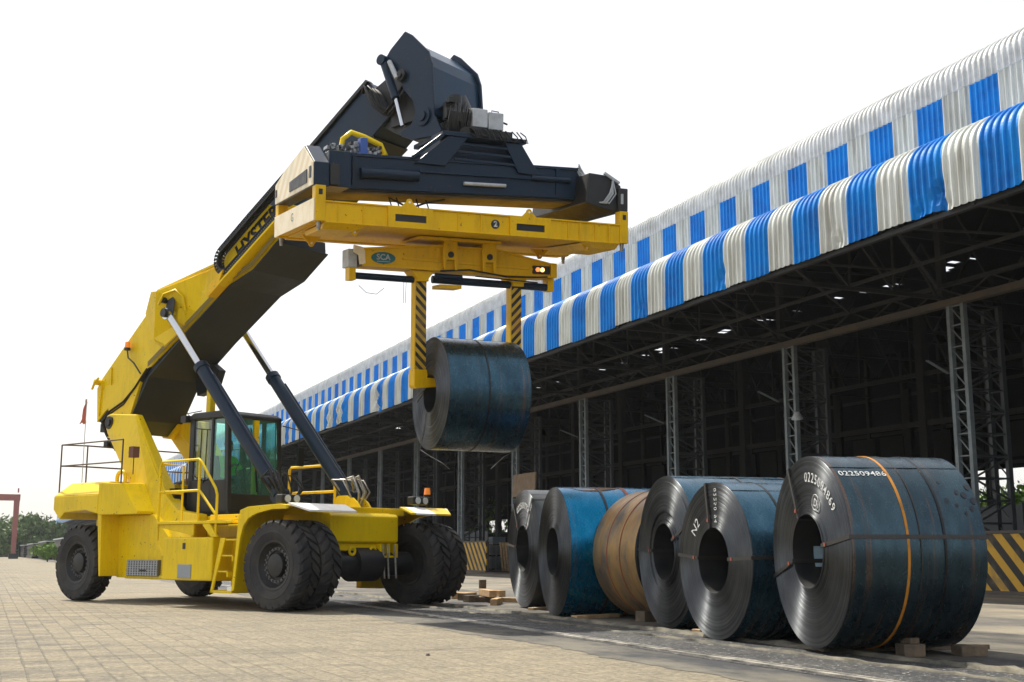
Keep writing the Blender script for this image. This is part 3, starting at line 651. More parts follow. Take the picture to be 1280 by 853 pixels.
for y in (.33, .45, .66): h.tube([(.27, y, 1.22), (.29, y, .9), (.30, y + .02, .55)], .02, 6)
h.build('axle_hose', 'steel', rs, smooth=60)
# deck between fenders: cross tube with cylinder ears
c = MB(); c.bb(-1.75, .0, -1.2, 1.2, 1.80, 1.95); c.build('front_deck', 'yellow', rs, bevel=.01)
for s_ in (-1, 1):
    for d in ((-.15, .15) if s_ > 0 else ()):
        MB().pr([(-1.72, 1.95), (-1.69, 2.16), (-1.58, 2.25), (-1.30, 2.25), (-1.22, 2.20), (-1.12, 2.20), (-.98, 2.10), (-.86, 1.95)], s_ * .96 + d - .025, s_ * .96 + d + .025).build('cylinder_ear', 'yellow', rs, bevel=.01)
# --- tyres
def tyre_mesh(R, W, flat=.0):
    b = MB(); hw = W / 2
    prof = [(-hw * .62, R * .545), (-hw * .80, R * .56), (-hw * .98, R * .68), (-hw, R * .78), (-hw * .94, R * .90), (-hw * .84, R * .93), (-hw * .4, R * .94), (0, R * .942)]
    prof = prof + [(-x, r) for x, r in prof[-2::-1]]
    b.lathe(prof, 72)
    n = 25
    for side in (-1, 1):
        for i in range(n):
            a0 = 2 * pi * (i + (.5 if side > 0 else 0)) / n; da = 2 * pi / n * .27
            secs = []
            for t in (0, .28, .55, .8, 1.0):
                x = side * hw * (.06 + .92 * t); sk = a0 + t * 2 * pi / n * .85 * 1
                ro = R * (1.0 if t < .7 else (.992 if t < .9 else .945)); ri_ = R * (.92 if t < .9 else .86)
                wd = da * (1.0 if t < .3 else 1.25)
                secs.append([(x, ro * cos(sk - wd), ro * sin(sk - wd)), (x, ro * cos(sk + wd), ro * sin(sk + wd)), (x, ri_ * cos(sk + wd * 1.2), ri_ * sin(sk + wd * 1.2)), (x, ri_ * cos(sk - wd * 1.2), ri_ * sin(sk - wd * 1.2))])
            vs = [v for s_ in secs for v in s_]; fs = [(0, 1, 2, 3), (16, 19, 18, 17)]
            for k in range(4):
                for q in range(4): fs.append((k * 4 + q, k * 4 + 4 + q, k * 4 + 4 + (q + 1) % 4, k * 4 + (q + 1) % 4))
            b.add(vs, fs)
    # sidewall rings
    for side in (-1, 1):
        b.lathe([(side * hw * .99, R * .70), (side * hw * 1.03, R * .72), (side * hw * 1.03, R * .735), (side * hw * .99, R * .755)], 72)
    return b
def rim_mesh(R, W, side):
    b = MB(); s_ = side; hw = W / 2
    b.lathe([(s_ * hw * .78, R * .565), (s_ * hw * .83, R * .55), (s_ * hw * .80, R * .50), (s_ * hw * .45, R * .46), (s_ * hw * .30, R * .42), (s_ * hw * .25, R * .27), (s_ * hw * .62, R * .25), (s_ * hw * .66, R * .20), (s_ * hw * .66, 0)], 48)
    b.lathe([(-s_ * hw * .78, R * .565), (-s_ * hw * .8, R * .50), (-s_ * hw * .6, R * .46), (-s_ * hw * .5, 0)], 48)
    b.lathe([(-hw * .8, R * .55), (hw * .8, R * .55)], 48)
    return b
def wheel(a, b, side, R=.835, W=.50, proto={}):
    root = empty('wheel', (a, b, R)); root.parent = rs; root.rotation_euler = (random.uniform(0, 1), 0, 0)
    root.rotation_euler = (0, 0, pi / 2)
    key = side
    if key not in proto:
        t = tyre_mesh(R, W).build('tyre', 'tyre', root, smooth=32)
        r = rim_mesh(R, W, -side).build('rim', 'rim', root, smooth=32)
        nb = MB()
        for i in range(20):
            an = 2 * pi * i / 20; x = -side * W / 2 * .38
            nb.cyl((x, R * .36 * cos(an), R * .36 * sin(an)), (x - side * .05, R * .36 * cos(an), R * .36 * sin(an)), .017, n=6)
        nb.lathe([(-side * W / 2 * .38, R * .335), (-side * W / 2 * .42, R * .335), (-side * W / 2 * .42, R * .385), (-side * W / 2 * .38, R * .385)], 40, closed=True)
        n_ = nb.build('bolt_ring', 'nutmetal', root)
        proto[key] = (t, r, n_)
    else:
        for p in proto[key]:
            q = p.copy(); S.collection.objects.link(q); q.parent = root; q.rotation_euler = (random.uniform(0, 6), 0, 0)
for s_ in (-1, 1):
    # local X of the wheel after the 90 degree turn points to +b
    wheel(0, s_ * 2.04, s_ * -1); wheel(0, s_ * 1.51, s_ * -1); wheel(-7.28, s_ * 1.57, s_ * -1)

# --- cab
c = MB()
x0, x1, zb, zt = -4.72, -3.40, 1.86, 4.02
def post(x, y, xt, w_=.10): c.loft([(x - w_ / 2, y - .05, zb), (x + w_ / 2, y - .05, zb), (x + w_ / 2, y + .05, zb), (x - w_ / 2, y + .05, zb)], [(xt - w_ / 2, y - .05, zt), (xt + w_ / 2, y - .05, zt), (xt + w_ / 2, y + .05, zt), (xt - w_ / 2, y + .05, zt)])
for s_ in (-1, 1):
    post(x0 + .05, s_ * .69, x0 + .05, .16); post(x1 + .02, s_ * .69, x1 - .08, .12)
    post(-3.95, s_ * .69, -3.95, .07)
    c.bb(x0, x1, s_ * .66, s_ * .74, 1.86, 2.60)
c.bb(x0, x1 + .05, -.74, .74, 1.84, 1.95)
c.bb(x0 - .03, x0 + .05, -.72, .72, 1.95, 2.7); c.bb(x1 - .04, x1 + .05, -.72, .72, 1.95, 2.30)
cab = c.build('cab', 'blackmetal', rs, bevel=.015)
MB().pr([(x0 - .05, 3.95), (x0 - .05, 4.03), (x0 + .1, 4.10), (x1 - .2, 4.10), (x1 - .02, 4.02), (x1 - .02, 3.93)], -.76, .76).build('cab_roof', 'blackmetal', cab, bevel=.03)
def pane(P, name='window_pane', m='glass'):
    n = (Vector(P[1]) - Vector(P[0])).cross(Vector(P[2]) - Vector(P[0])).normalized() * .012
    return MB().loft([Vector(p) for p in P], [Vector(p) + n for p in P]).build(name, m, cab)
for s_ in (-1, 1):
    pane([(x0 + .12, s_ * .70, 2.62), (-4.0, s_ * .70, 2.62), (-4.0, s_ * .70, 3.92), (x0 + .12, s_ * .70, 3.92)], m='clearglass')
    pane([(-3.9, s_ * .70, 2.2), (x1 - .03, s_ * .70, 2.2), (x1 - .12, s_ * .70, 3.92), (-3.9, s_ * .70, 3.92)])
pane([(x1 + .03, -.63, 2.3), (x1 + .03, .63, 2.3), (x1 - .07, .63, 3.93), (x1 - .07, -.63, 3.93)], 'windscreen')
pane([(x0, -.6, 2.7), (x0, .6, 2.7), (x0, .6, 3.92), (x0, -.6, 3.92)], 'rear_window', 'clearglass')
MB().bar((x1 + .06, .05, 2.35), (x1 - .02, .0, 3.55), .03).bar((x1 + .05, .06, 2.9), (x1 - .02, -.12, 3.75), .02).build('wiper', 'black', cab)
MB().bb(x1 - .08, x1 - .0, -.02, .10, 2.3, 3.92).build('front_bar', 'yellow', cab)
MB().tube([(x0 + .2, -.72, 3.75), (-4.05, -.72, 3.70)], .012).tube([(-4.35, -.72, 3.73), (-4.38, -.72, 2.62)], .010).tube([(-4.15, -.72, 3.71), (-4.18, -.72, 2.62)], .010).tube([(x0 + .15, -.75, 2.75), (-4.2, -.75, 2.55), (-4.1, -.75, 2.66)], .014).build('window_guard', 'black', cab)
MB().bb(-4.62, -4.20, -.26, .26, 2.38, 2.52).bb(-4.68, -4.54, -.25, .25, 2.5, 3.2).build('seat', 'black', cab, bevel=.04)
MB().tube([(-3.78 + .06 * cos(a), .20 * sin(a), 2.86 + .19 * cos(a)) for a in [i * pi / 10 for i in range(21)]], .015).tube([(-3.78, 0, 2.86), (-3.6, 0, 2.2)], .03).build('steering_wheel', 'black', cab, smooth=60)
MB().tube([(-3.35, .72, 3.85), (-3.05, .95, 3.75), (-3.02, .97, 3.1)], .014).bb(-3.06, -3.0, .90, 1.06, 2.95, 3.35).build('mirror', 'black', cab)
MB().tube([(x0 + .02, -.72, 3.98), (x0 - .1, -.78, 4.1), (-4.4, -.7, 4.14)], .012).bb(x0 - .22, x0 - .04, -.86, -.72, 3.9, 4.05).build('work_light', 'blackmetal', cab)
# far-side yellow post by the cab
MB().bb(x0 - .22, x0 - .06, -.2, -.05, 1.9, 4.95).build('exhaust_stack', 'yellow', rs, bevel=.02)
# lamp cluster at the foot of the near cylinder
def lampbox(a, b, z, n=2):
    o = MB().bb(a - .12, a + .06, b - .24, b + .24, z, z + .16).build('lamp_cluster', 'blackmetal', rs, bevel=.02)
    for k in range(n):
        y = b - .11 + k * .22
        MB().cyl((a + .055, y, z + .08), (a + .085, y, z + .08), .065, .07, 16).build('headlight', 'lens', o, smooth=40)
lampbox(-.05, -1.85, 1.98); lampbox(.18, 1.45, 2.04)
def beacon(a, b, z, stalk, par=rs):
    o = MB().tube(stalk, .018, 6).build('beacon_stalk', 'black', par)
    MB().cyl((a, b, z), (a, b, z + .06), .075, n=16).build('beacon_base', 'black', o)
    MB().cyl((a, b, z + .06), (a, b, z + .20), .07, .055, 16).build('beacon_lens', 'orange', o, smooth=40)
beacon(.10, 1.78, 2.20, [(.1, 1.78, 2.0), (.1, 1.78, 2.2)])
beacon(-7.25, -.80, 5.78, [(-6.75, -.74, 5.18), (-6.98, -.78, 5.45), (-7.2, -.8, 5.6), (-7.25, -.8, 5.8)])

# --- lift cylinders
for s_ in (-1, 1):
    P0 = Vector((-1.39, s_ * .96, 2.20)); P1 = Vector((-5.34, s_ * 1.02, 6.38)); d = P1 - P0; Q = P0 + d * .69
    o = MB().cyl(P0, Q, .145, n=28).cyl(Q - d.normalized() * .14, Q, .165, n=28).cyl(P0 + Vector((0, -.12, 0)), P0 + Vector((0, .12, 0)), .17, n=20)
    o.tube([P0 + Vector((.12, 0, .15)) + d * t for t in (0, .3, .6)], .022).build
    o = o.build('lift_cylinder', 'navy', rs, smooth=40)
    MB().cyl(Q, P1, .088, n=24).cyl(P1 + Vector((0, -.1, 0)), P1 + Vector((0, .1, 0)), .13, n=20).build('piston_rod', 'chrome', o, smooth=40)
    hz = MB(); rnd = random.Random(5 + s_)
    for k in range(9):
        a = rnd.uniform(-.12, .12); b_ = rnd.uniform(-.12, .12)
        hz.tube([P0 + Vector((a, b_, .05)), P0 + Vector((-.1 + a * 2, b_ * 2 - .1, .30 + rnd.uniform(0, .15))), P0 + Vector((.15 + a, -.05 + b_ * 3, .42 + rnd.uniform(-.1, .1))), P0 + Vector((.30 + a, b_ * 3, .12)), P0 + Vector((.25, b_, -.2))], .02, 6)
    hz.build('cylinder_hoses', 'steel' if s_ > 0 else 'blackrub', o, smooth=60)

# --- boom
bt = [(-8.60, 5.00), (-8.40, 5.22), (-6.62, 6.66), (-6.02, 7.06), (-4.05, 7.44), (-2.45, 8.52)]
bl = [(-8.52, 4.16), (-8.18, 4.40), (-7.76, 4.62), (-7.35, 4.66), (-7.05, 4.80), (-6.72, 5.14), (-6.45, 5.30), (-5.15, 6.02), (-3.60, 6.90), (-2.80, 7.14), (-2.05, 7.66)]
side = bl + bt[::-1]
c = MB(); HWB = .70
c.pr(side, -HWB, HWB)
boom = c.build('boom', 'yellow', rs, bevel=.015)
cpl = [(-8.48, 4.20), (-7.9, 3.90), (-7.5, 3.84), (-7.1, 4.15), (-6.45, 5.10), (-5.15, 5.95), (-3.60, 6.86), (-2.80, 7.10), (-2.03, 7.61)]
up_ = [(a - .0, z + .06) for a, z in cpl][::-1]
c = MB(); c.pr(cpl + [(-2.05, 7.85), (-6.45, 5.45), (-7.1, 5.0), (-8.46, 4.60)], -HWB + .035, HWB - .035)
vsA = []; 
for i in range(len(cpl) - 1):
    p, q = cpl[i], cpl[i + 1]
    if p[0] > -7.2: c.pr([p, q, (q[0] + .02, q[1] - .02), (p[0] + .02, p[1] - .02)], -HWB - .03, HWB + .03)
c.build('boom_underplate', 'under', boom)  # underside plate darker and bluer than the yellow boom sides
# pivot ears
for s_ in (-1, 1):
    MB().pr([(-7.85, 4.0), (-7.7, 3.82), (-7.4, 3.78), (-7.2, 3.95), (-6.7, 5.1), (-8.2, 5.0)], s_ * .62, s_ * .74).build('pivot_ear', 'yellow', boom, bevel=.01)
# trunnion brackets: flared plates where the lift cylinders hold the boom
for s_ in (-1, 1):
    c = MB()
    A = [(-6.62, s_ * .702, 6.62), (-6.02, s_ * .702, 7.02), (-4.9, s_ * .702, 7.2), (-4.0, s_ * .702, 7.40), (-4.4, s_ * .702, 6.45), (-5.9, s_ * .702, 5.62), (-6.3, s_ * .702, 5.9)]
    B = [(-6.45, s_ * .90, 6.55), (-5.98, s_ * 1.10, 6.98), (-5.7, s_ * 1.14, 6.95), (-4.35, s_ * .72, 7.30), (-4.7, s_ * .74, 6.4), (-5.75, s_ * .80, 5.75), (-6.2, s_ * .82, 5.95)]
    c.loft(A, B)
    c.loft([(-5.75, s_ * .72, 6.1), (-5.05, s_ * .72, 6.1), (-4.95, s_ * .72, 6.6), (-5.9, s_ * .72, 6.7)], [(-5.5, s_ * .90, 6.2), (-5.2, s_ * .90, 6.2), (-5.15, s_ * .90, 6.5), (-5.6, s_ * .90, 6.55)])
    c.build('trunnion_bracket', 'yellow', boom, bevel=.02)
    rc = MB(); P_ = [(-5.55, 6.62), (-5.42, 6.80), (-5.15, 6.86), (-5.02, 6.74), (-5.10, 6.30), (-5.22, 6.02), (-5.42, 6.16), (-5.5, 6.4)]
    P_ = [(-5.33 + (a + 5.33) * .6, 6.5 + (z - 6.5) * .75) for a, z in P_]; rc.loft([(a, s_ * 1.03, z) for a, z in P_], [(a, s_ * 1.015, z) for a, z in P_]); rc.build('recess_shade_plate', 'under', boom)  # raised dark plate, the pocket's shade painted on the bracket
    rc = MB().tube([(-5.56, s_ * 1.16, 6.60), (-5.45, s_ * 1.12, 6.84), (-5.15, s_ * 1.02, 6.92), (-4.98, s_ * .94, 6.76), (-4.95, s_ * .86, 6.45)], .028, 6); rc.build('bracket_lip', 'yellow', boom, smooth=60)
    c = MB(); c.bar((-6.0, s_ * .9, 7.03), (-4.05, s_ * .76, 7.40), .05); c.bar((-4.9, s_ * .72, 6.95), (-4.05, s_ * .73, 6.70), .04, .06); c.build('edge_stiffener', 'yellow', boom)
    c = MB().cyl((-5.36, s_ * .86, 6.40), (-5.36, s_ * 1.18, 6.40), .10, n=20).cyl((-5.5, s_ * 1.0, 6.72), (-5.5, s_ * 1.12, 6.72), .07, n=16); c.build('trunnion_pin', 'blackmetal', boom, smooth=40)
# rear stiffening ribs and handle
c = MB(); c.bar((-8.35, -.72, 5.15), (-8.42, -.72, 4.3), .04); c.bar((-8.0, -.72, 5.45), (-7.95, -.72, 4.5), .03); c.bar((-8.62, -.5, 5.0), (-8.62, -.5, 4.3), .05)
c.cyl((-8.45, -.86, 5.12), (-8.45, -.70, 5.12), .07).tube([(-8.55, -.86, 4.95), (-8.45, -.86, 5.12), (-8.3, -.86, 5.2)], .03)
c.tube([(-8.62, -.45, 4.85), (-8.72, -.45, 4.75), (-8.72, -.45, 4.5), (-8.62, -.45, 4.42)], .022)
c.build('boom_rib', 'yellow', boom)
# pipes along the lower near edge, hose bundle at the pivot
pp = MB()
for k, dz in enumerate((0, .045, .09)):
    pp.tube([(a, -.76 - .0 * k, z + .03 + dz) for a, z in bl[6:]], .016, 6)
pp.build('hydraulic_pipe', mat('pipe_paint', (.30, .24, .08), .4), boom, smooth=60)
hb = MB(); rnd = random.Random(2)
for k in range(9):
    o_ = rnd.uniform(-.10, .10); y = -.60 - k * .02
    hb.tube([(-6.5 + o_, y, 5.25 + o_), (-6.95 + o_, y, 4.85 + o_ * .5), (-7.35, y, 4.55 + o_), (-7.9, y, 4.36 + o_), (-8.2 + o_, y, 4.15 + o_ * .4), (-8.15 + o_, y + .1, 3.85), (-7.95 + o_, y + .2, 3.55 - abs(o_))], .024, 6)
for k in range(5): hb.tube([(-8.35 + .03 * k, -.45, 4.1), (-8.30 + .05 * k, -.45, 3.8 - .03 * k), (-8.0, -.4, 3.68 + .05 * k), (-7.9, -.35, 3.9)], .02, 6)
hb.bb(-8.48, -8.3, -.62, -.42, 3.92, 4.12).bb(-8.3, -8.15, -.62, -.48, 3.55, 3.7)
hb.build('hose_bundle', 'blackrub', boom, smooth=60)
for s_ in (1,):
    MB().pr([(-6.3, 4.75), (-5.7, 4.85), (-5.5, 5.3), (-5.9, 5.55), (-6.4, 5.2)], .55, .75).build('hose_guide', 'under', boom)
# telescopic inner boom
u = Vector((cos(radians(31.3)), 0, sin(radians(31.3)))); nrm = Vector((-u.z, 0, u.x))
def inner_pt(t, h): p = Vector((-2.4, 0, 7.62)) + u * t + nrm * h; return (p.x, p.z)
c = MB(); c.pr([inner_pt(-.8, .10), inner_pt(3.5, .0), inner_pt(4.15, .03), inner_pt(4.0, 1.08), inner_pt(-.8, 1.0)], -.50, .50)
ib_ = c.build('inner_boom', 'navy', rs, bevel=.02)
MB().pr([inner_pt(-.3, 1.01), inner_pt(4.0, 1.085), inner_pt(3.98, 1.16), inner_pt(-.3, 1.10)], -.56, -.40).build('boom_top_rail', 'blackmetal', ib_)
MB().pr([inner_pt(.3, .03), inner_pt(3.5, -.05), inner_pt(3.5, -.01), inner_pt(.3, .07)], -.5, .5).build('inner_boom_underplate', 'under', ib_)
# energy chain beside the boom
cp = [inner_pt(2.2, .72), inner_pt(0, .72), inner_pt(-1.08, .70)]
ctr = inner_pt(-1.1, .42)
for i in range(0, 13):
    a = radians(31.3) + pi / 2 + pi * i / 12; cp.append((ctr[0] + .28 * cos(a), ctr[1] + .28 * sin(a)))
cp += [inner_pt(-.8, .14), inner_pt(1.2, .14)]
ch = MB()
L_ = []
for i in range(len(cp) - 1):
    p = Vector((cp[i][0], 0, cp[i][1])); q = Vector((cp[i + 1][0], 0, cp[i + 1][1])); n = max(1, int((q - p).length / .055))
    for k in range(n): L_.append((p + (q - p) * k / n, p + (q - p) * (k + .72) / n))
for p, q in L_:
    for y in (-.91, -.75): ch.bar((p.x, y, p.z), (q.x, y, q.z), .02, .10)
    ch.bar((p.x, -.91, p.z), (p.x, -.75, p.z), .02)
for y in (-.87, -.83, -.79): ch.tube([(a, y, z) for a, z in cp], .022, 6)
for i in range(len(cp) - 1):
    p = Vector((cp[i][0], 0, cp[i][1])); q = Vector((cp[i + 1][0], 0, cp[i + 1][1])); n_ = Vector((-(q - p).z, 0, (q - p).x)).normalized()
    for o_ in (.052, -.052): ch.bar((p + n_ * o_ + Vector((0, -.93, 0))), (q + n_ * o_ + Vector((0, -.93, 0))), .02, .022)
ch.build('energy_chain', 'blackmetal', boom, smooth=30)
# chain carrier tray, cable clamps and pipes
c = MB(); c.pr([inner_pt(-1.5, -.02), inner_pt(1.2, -.02), inner_pt(1.2, .03), inner_pt(-1.5, .03)], -.98, -.702); c.build('chain_tray', 'yellow', boom, bevel=.01)
c = MB()
c.tube([(inner_pt(t, .15)[0], -.9, inner_pt(t, .15)[1]) for t in (-1.5, -1.0, 1.0)], .02, 8); c.tube([(inner_pt(t, .22)[0], -.84, inner_pt(t, .22)[1]) for t in (-1.2, .9)], .03, 8)
c.build('steel_pipe', 'steel', boom, smooth=60)
MB().pr([inner_pt(-1.9, -.02), inner_pt(-1.5, -.02), inner_pt(-1.2, .2), inner_pt(-1.75, .2)], -.97, -.71).build('tray_bracket', 'fyellow', boom, bevel=.01)
# big black lettering along the boom
def boomtext(uu, vv): p = inner_pt(uu, vv); return (p[0], -HWB - .012, p[1])
text('boom_lettering', 'HYSTER', .44, 'black', boom, lambda a, b: boomtext(-.12 + a, .44 + b), bold=.018, spacing=1.0)

# --- boom head
plate = [(1.70, 11.30), (1.88, 11.18), (2.33, 10.72), (2.43, 10.45), (2.52, 9.35), (2.72, 9.00), (2.55, 8.93), (1.95, 8.98), (1.63, 9.12), (1.60, 9.22), (1.90, 9.30), (2.02, 9.50), (1.95, 9.78), (1.70, 10.05), (1.42, 10.60), (1.28, 10.72), (1.14, 10.62), (1.10, 10.80), (1.30, 11.02)]
hd = empty('boom_head', (0, 0, 0)); hd.parent = rs
for s_ in (-1, 1):
    MB().pr(plate, s_ * .70, s_ * .76).build('head_plate', 'navy', hd, bevel=.012)
MB().pr([(1.80, 11.10), (2.26, 10.68), (2.36, 10.42), (2.45, 9.40), (2.38, 9.40), (2.28, 10.42), (2.19, 10.62), (1.74, 11.02)], -.70, .70).build('head_front_wall', 'navysky', hd, bevel=.02)
MB().bb(1.1, 2.3, -.5, .5, 9.5, 10.3).pr([(.55, 9.75), (1.2, 9.35), (2.3, 9.1), (2.3, 10.3), (1.9, 10.8), (1.2, 10.75), (.45, 10.45)], -.42, .42).build('head_core', 'blackmetal', hd)
for s_ in (-1, 1):
    MB().cyl((2.24, s_ * .66, 9.39), (2.24, s_ * .80, 9.39), .19, n=28).cyl((2.24, s_ * .80, 9.39), (2.24, s_ * .84, 9.39), .10, n=20).build('head_pin', 'navy', hd, smooth=35)
    MB().cyl((1.66, s_ * .70, 10.36), (1.66, s_ * .84, 10.36), .12, n=20).cyl((1.66, s_ * .84, 10.36), (1.66, s_ * .88, 10.36), .06, n=12).build('upper_pin', 'blackmetal', hd, smooth=35)
    o = MB().cyl((1.16, s_ * .80, 10.78), (1.52, s_ * .80, 9.92), .085, n=20).cyl((1.16, s_ * .72, 10.80), (1.16, s_ * .90, 10.80), .11, n=20).build('tilt_cylinder', 'navy', hd, smooth=35)
    MB().cyl((1.52, s_ * .80, 9.92), (1.72, s_ * .80, 9.30), .042, n=16).build('tilt_rod', 'chrome', o, smooth=35)
    MB().cyl((1.36, s_ * .84, 10.72), (1.60, s_ * .86, 10.30), .05, n=14).build('accumulator', 'grey', hd, smooth=35)
hh = MB(); rnd = random.Random(4)
for k in range(14):
    y = rnd.uniform(-.72, -.3); a = rnd.uniform(-.1, .1)
    hh.tube([(.45 + a * .5, y, 10.35), (.60 + a * .5, y - .1, 10.42), (.74 + a, y - .12, 10.25), (.88 + a, y - .1, 9.95), (1.1 + a, y, 9.75), (1.35 + a, y, 9.9), (1.5 + a, y + .1, 10.25)], .02, 6)
hh.build('head_hoses', 'blackrub', hd, smooth=60)
# --- spreader in its own tilted frame
SP = Vector((7.962, 21.256, 7.017))
def rotm(y, p, r): return Matrix.Rotation(y, 4, 'Z') @ Matrix.Rotation(p, 4, 'Y') @ Matrix.Rotation(r, 4, 'X')
SM = Matrix.Translation(SP) @ rotm(.048, -.049, .112)
LM = VM.inverted() @ SM
spd = empty('spreader'); spd.parent = rs; spd.matrix_local = LM
c = MB()
c.pr([(-2.88, .70), (2.48, .90), (2.48, 1.56), (-2.88, 1.38)], -.66, .30)
c.bb(-.5, 1.1, -.5, .5, 1.36, 1.88)
beam = c.build('spreader_beam', 'navy', spd, bevel=.02)
c = MB(); c.bar((-2.85, -.67, .76), (2.46, -.67, .96), .05).bar((-2.85, -.67, 1.35), (2.46, -.67, 1.53), .05).bb(-2.6, -2.55, -.70, -.66, .78, 1.36).bb(-2.30, -2.24, -.70, -.66, .78, 1.36).bb(1.9, 1.95, -.69, -.66, .96, 1.5)
c.bar((-1.0, -.69, 1.18), (2.2, -.69, 1.28), .05); c.build('beam_flange', 'navy', beam)
MB().cyl((-2.15, -.70, 1.04), (-1.02, -.70, 1.08), .10, n=20).build('beam_cylinder', 'navy', beam, smooth=40); MB().cyl((1.35, -.68, 1.26), (2.2, -.68, 1.28), .06).build('beam_cylinder', 'navy', beam, smooth=40)
MB().cyl((-.1, -.72, 1.02), (.78, -.72, 1.05), .035, n=12).build('work_light_bar', 'grey', beam, smooth=40)
MB().pr([(-2.87, .66), (2.46, .86), (2.46, .895), (-2.87, .695)], -.6, .26).build('beam_underplate', mat('brown_underside', (.13, .10, .065), .8, col2=(.07, .06, .05), nscale=2), beam)  # separate brown-grey plate under the navy beam
# sliding end beams
c = MB()
ep = [(1.24, .64), (1.24, 1.04), (.60, 1.22), (-.66, 1.46), (-1.24, 1.06), (-1.24, .64)]
c.prx(ep, -3.18, -2.90); c.bb(-3.1, -2.4, -.5, .5, .72, 1.25)
le = c.build('end_beam', 'navy', spd, bevel=.015)
win = MB().prx([(1.22, .66), (1.22, 1.02), (.58, 1.20), (-.65, 1.43), (-1.22, 1.05), (-1.22, .66)], -3.20, -3.183).build('end_beam_face', 'cream', le)
MB().prx([(.20, .74), (.20, .92), (-.90, .98), (-.90, .74)], -3.215, -3.202).build('end_window', 'blackmetal', le)
MB().bb(-3.215, -3.202, -1.14, -1.03, .80, 1.0).bb(-3.215, -3.202, 1.10, 1.19, .78, .92).build('end_slot', 'black', le)
MB().bb(-2.89, -2.72, -1.26, -1.2, .68, 1.05).build('end_block', 'blackmetal', le, bevel=.01)
c = MB(); c.bb(-2.9, -2.5, -1.2, -.6, .66, 1.3); c.build('end_arm', 'navy', le, bevel=.01)
c = MB(); c.pr([(2.3, .78), (2.38, 1.38), (2.75, 1.36), (3.1, 1.18), (3.18, .66), (2.9, .66)], -1.16, 1.16); c.bb(3.0, 3.22, -1.24, -1.0, .66, 1.12).bb(3.0, 3.22, 1.0, 1.24, .66, 1.12)
re_ = c.build('end_beam', 'blackmetal', spd, bevel=.02)
MB().bb(3.05, 3.10, -1.26, -1.24, .8, 1.0).bar((2.7, -1.18, 1.40), (3.05, -1.18, 1.22), .05).build('end_trim', 'grey', re_)
hq = MB(); rnd = random.Random(9)
for k in range(7):
    o_ = rnd.uniform(-.08, .08)
    hq.tube([(2.40, -.72 - o_, 1.62 - .03 * k), (2.50 + o_, -.9, 1.2), (2.42 + o_, -.92, .95 + o_), (2.75 + o_, -1.2, .80), (2.9 + o_, -1.2, 1.0), (2.88, -1.2, 1.25 + o_)], .016, 6)
hq.build('spreader_hose', 'grey', spd, smooth=60)
# pedestal and slew ring
c = MB()
for y in (-.72, .66):
    c.pr([(-.42, 1.90), (-.02, 1.90), (-.48, 1.32), (-1.10, 1.32)], y, y + .06); c.pr([(.75, 1.90), (1.12, 1.90), (1.52, 1.32), (1.06, 1.32)], y, y + .06)
    for z in (1.45, 1.60, 1.75): c.pr([(-.3, z), (1.0, z), (1.0, z + .05), (-.3, z + .05)], y + .01, y + .04)
c.prz([(-.55, -.75), (1.22, -.75), (1.22, .75), (-.55, .75)], 1.90, 1.99)
c.bar((-.55, -.74, 1.9), (-1.15, -.74, 1.42), .07)
ped = c.build('pedestal', 'navy', spd, bevel=.012)
MB().cyl((.25, 0, 1.99), (.25, 0, 2.14), .66, n=40).cyl((.25, 0, 2.14), (.25, 0, 2.3), .55, n=40).build('slew_ring', 'blackmetal', ped, smooth=35)
hm = MB(); rnd = random.Random(8)
for k in range(16):
    x = rnd.uniform(-.35, .35); y = rnd.uniform(-.6, -.2); z = rnd.uniform(2.1, 2.6)
    hm.bb(x - .06, x + .06, y - .06, y + .06, z, z + rnd.uniform(.06, .2))
for k in range(14):
    x = rnd.uniform(-.3, .15); hm.tube([(x, -.5, 2.0), (x - .08, -.6, 2.2), (x - .05, -.62, 2.4), (x + .02, -.5, rnd.uniform(2.5, 2.62)), (x + .1, -.35, 2.5), (x + .15, -.3, 2.25)], .022, 6)
hm.cyl((-.12, -.35, 2.1), (-.12, -.35, 2.78), .12).cyl((.03, -.5, 2.45), (.03, -.3, 2.45), .11)
hm.build('slew_motor', 'blackmetal', ped, smooth=30)
gbx = MB().bb(.12, .44, -.62, -.25, 2.16, 2.52).build('control_box', 'grey', ped, bevel=.015)
gbx = MB().bb(.46, .78, -.62, -.25, 2.14, 2.48).build('control_box', 'grey', ped, bevel=.015)
MB().bb(.05, .95, -.66, -.1, 2.0, 2.12).tube([(.6, -.45, 2.48), (.6, -.45, 2.55), (.75, -.45, 2.54), (.75, -.45, 2.46)], .012).tube([(.78, -.6, 2.3), (.86, -.62, 2.27)], .02).build('box_shelf', 'blackmetal', ped)
hc = MB(); rnd = random.Random(12)
for k in range(22):
    x = rnd.uniform(.0, 1.15); hc.tube([(x, -.66, 2.13), (x + .05, -.78, 2.03 + rnd.uniform(-.05, .03)), (x + .1, -.80, 1.9), (x + rnd.uniform(-.2, .2), -.76, 1.98)], .013, 5)
hc.build('pedestal_wiring', 'blackrub', ped, smooth=60)
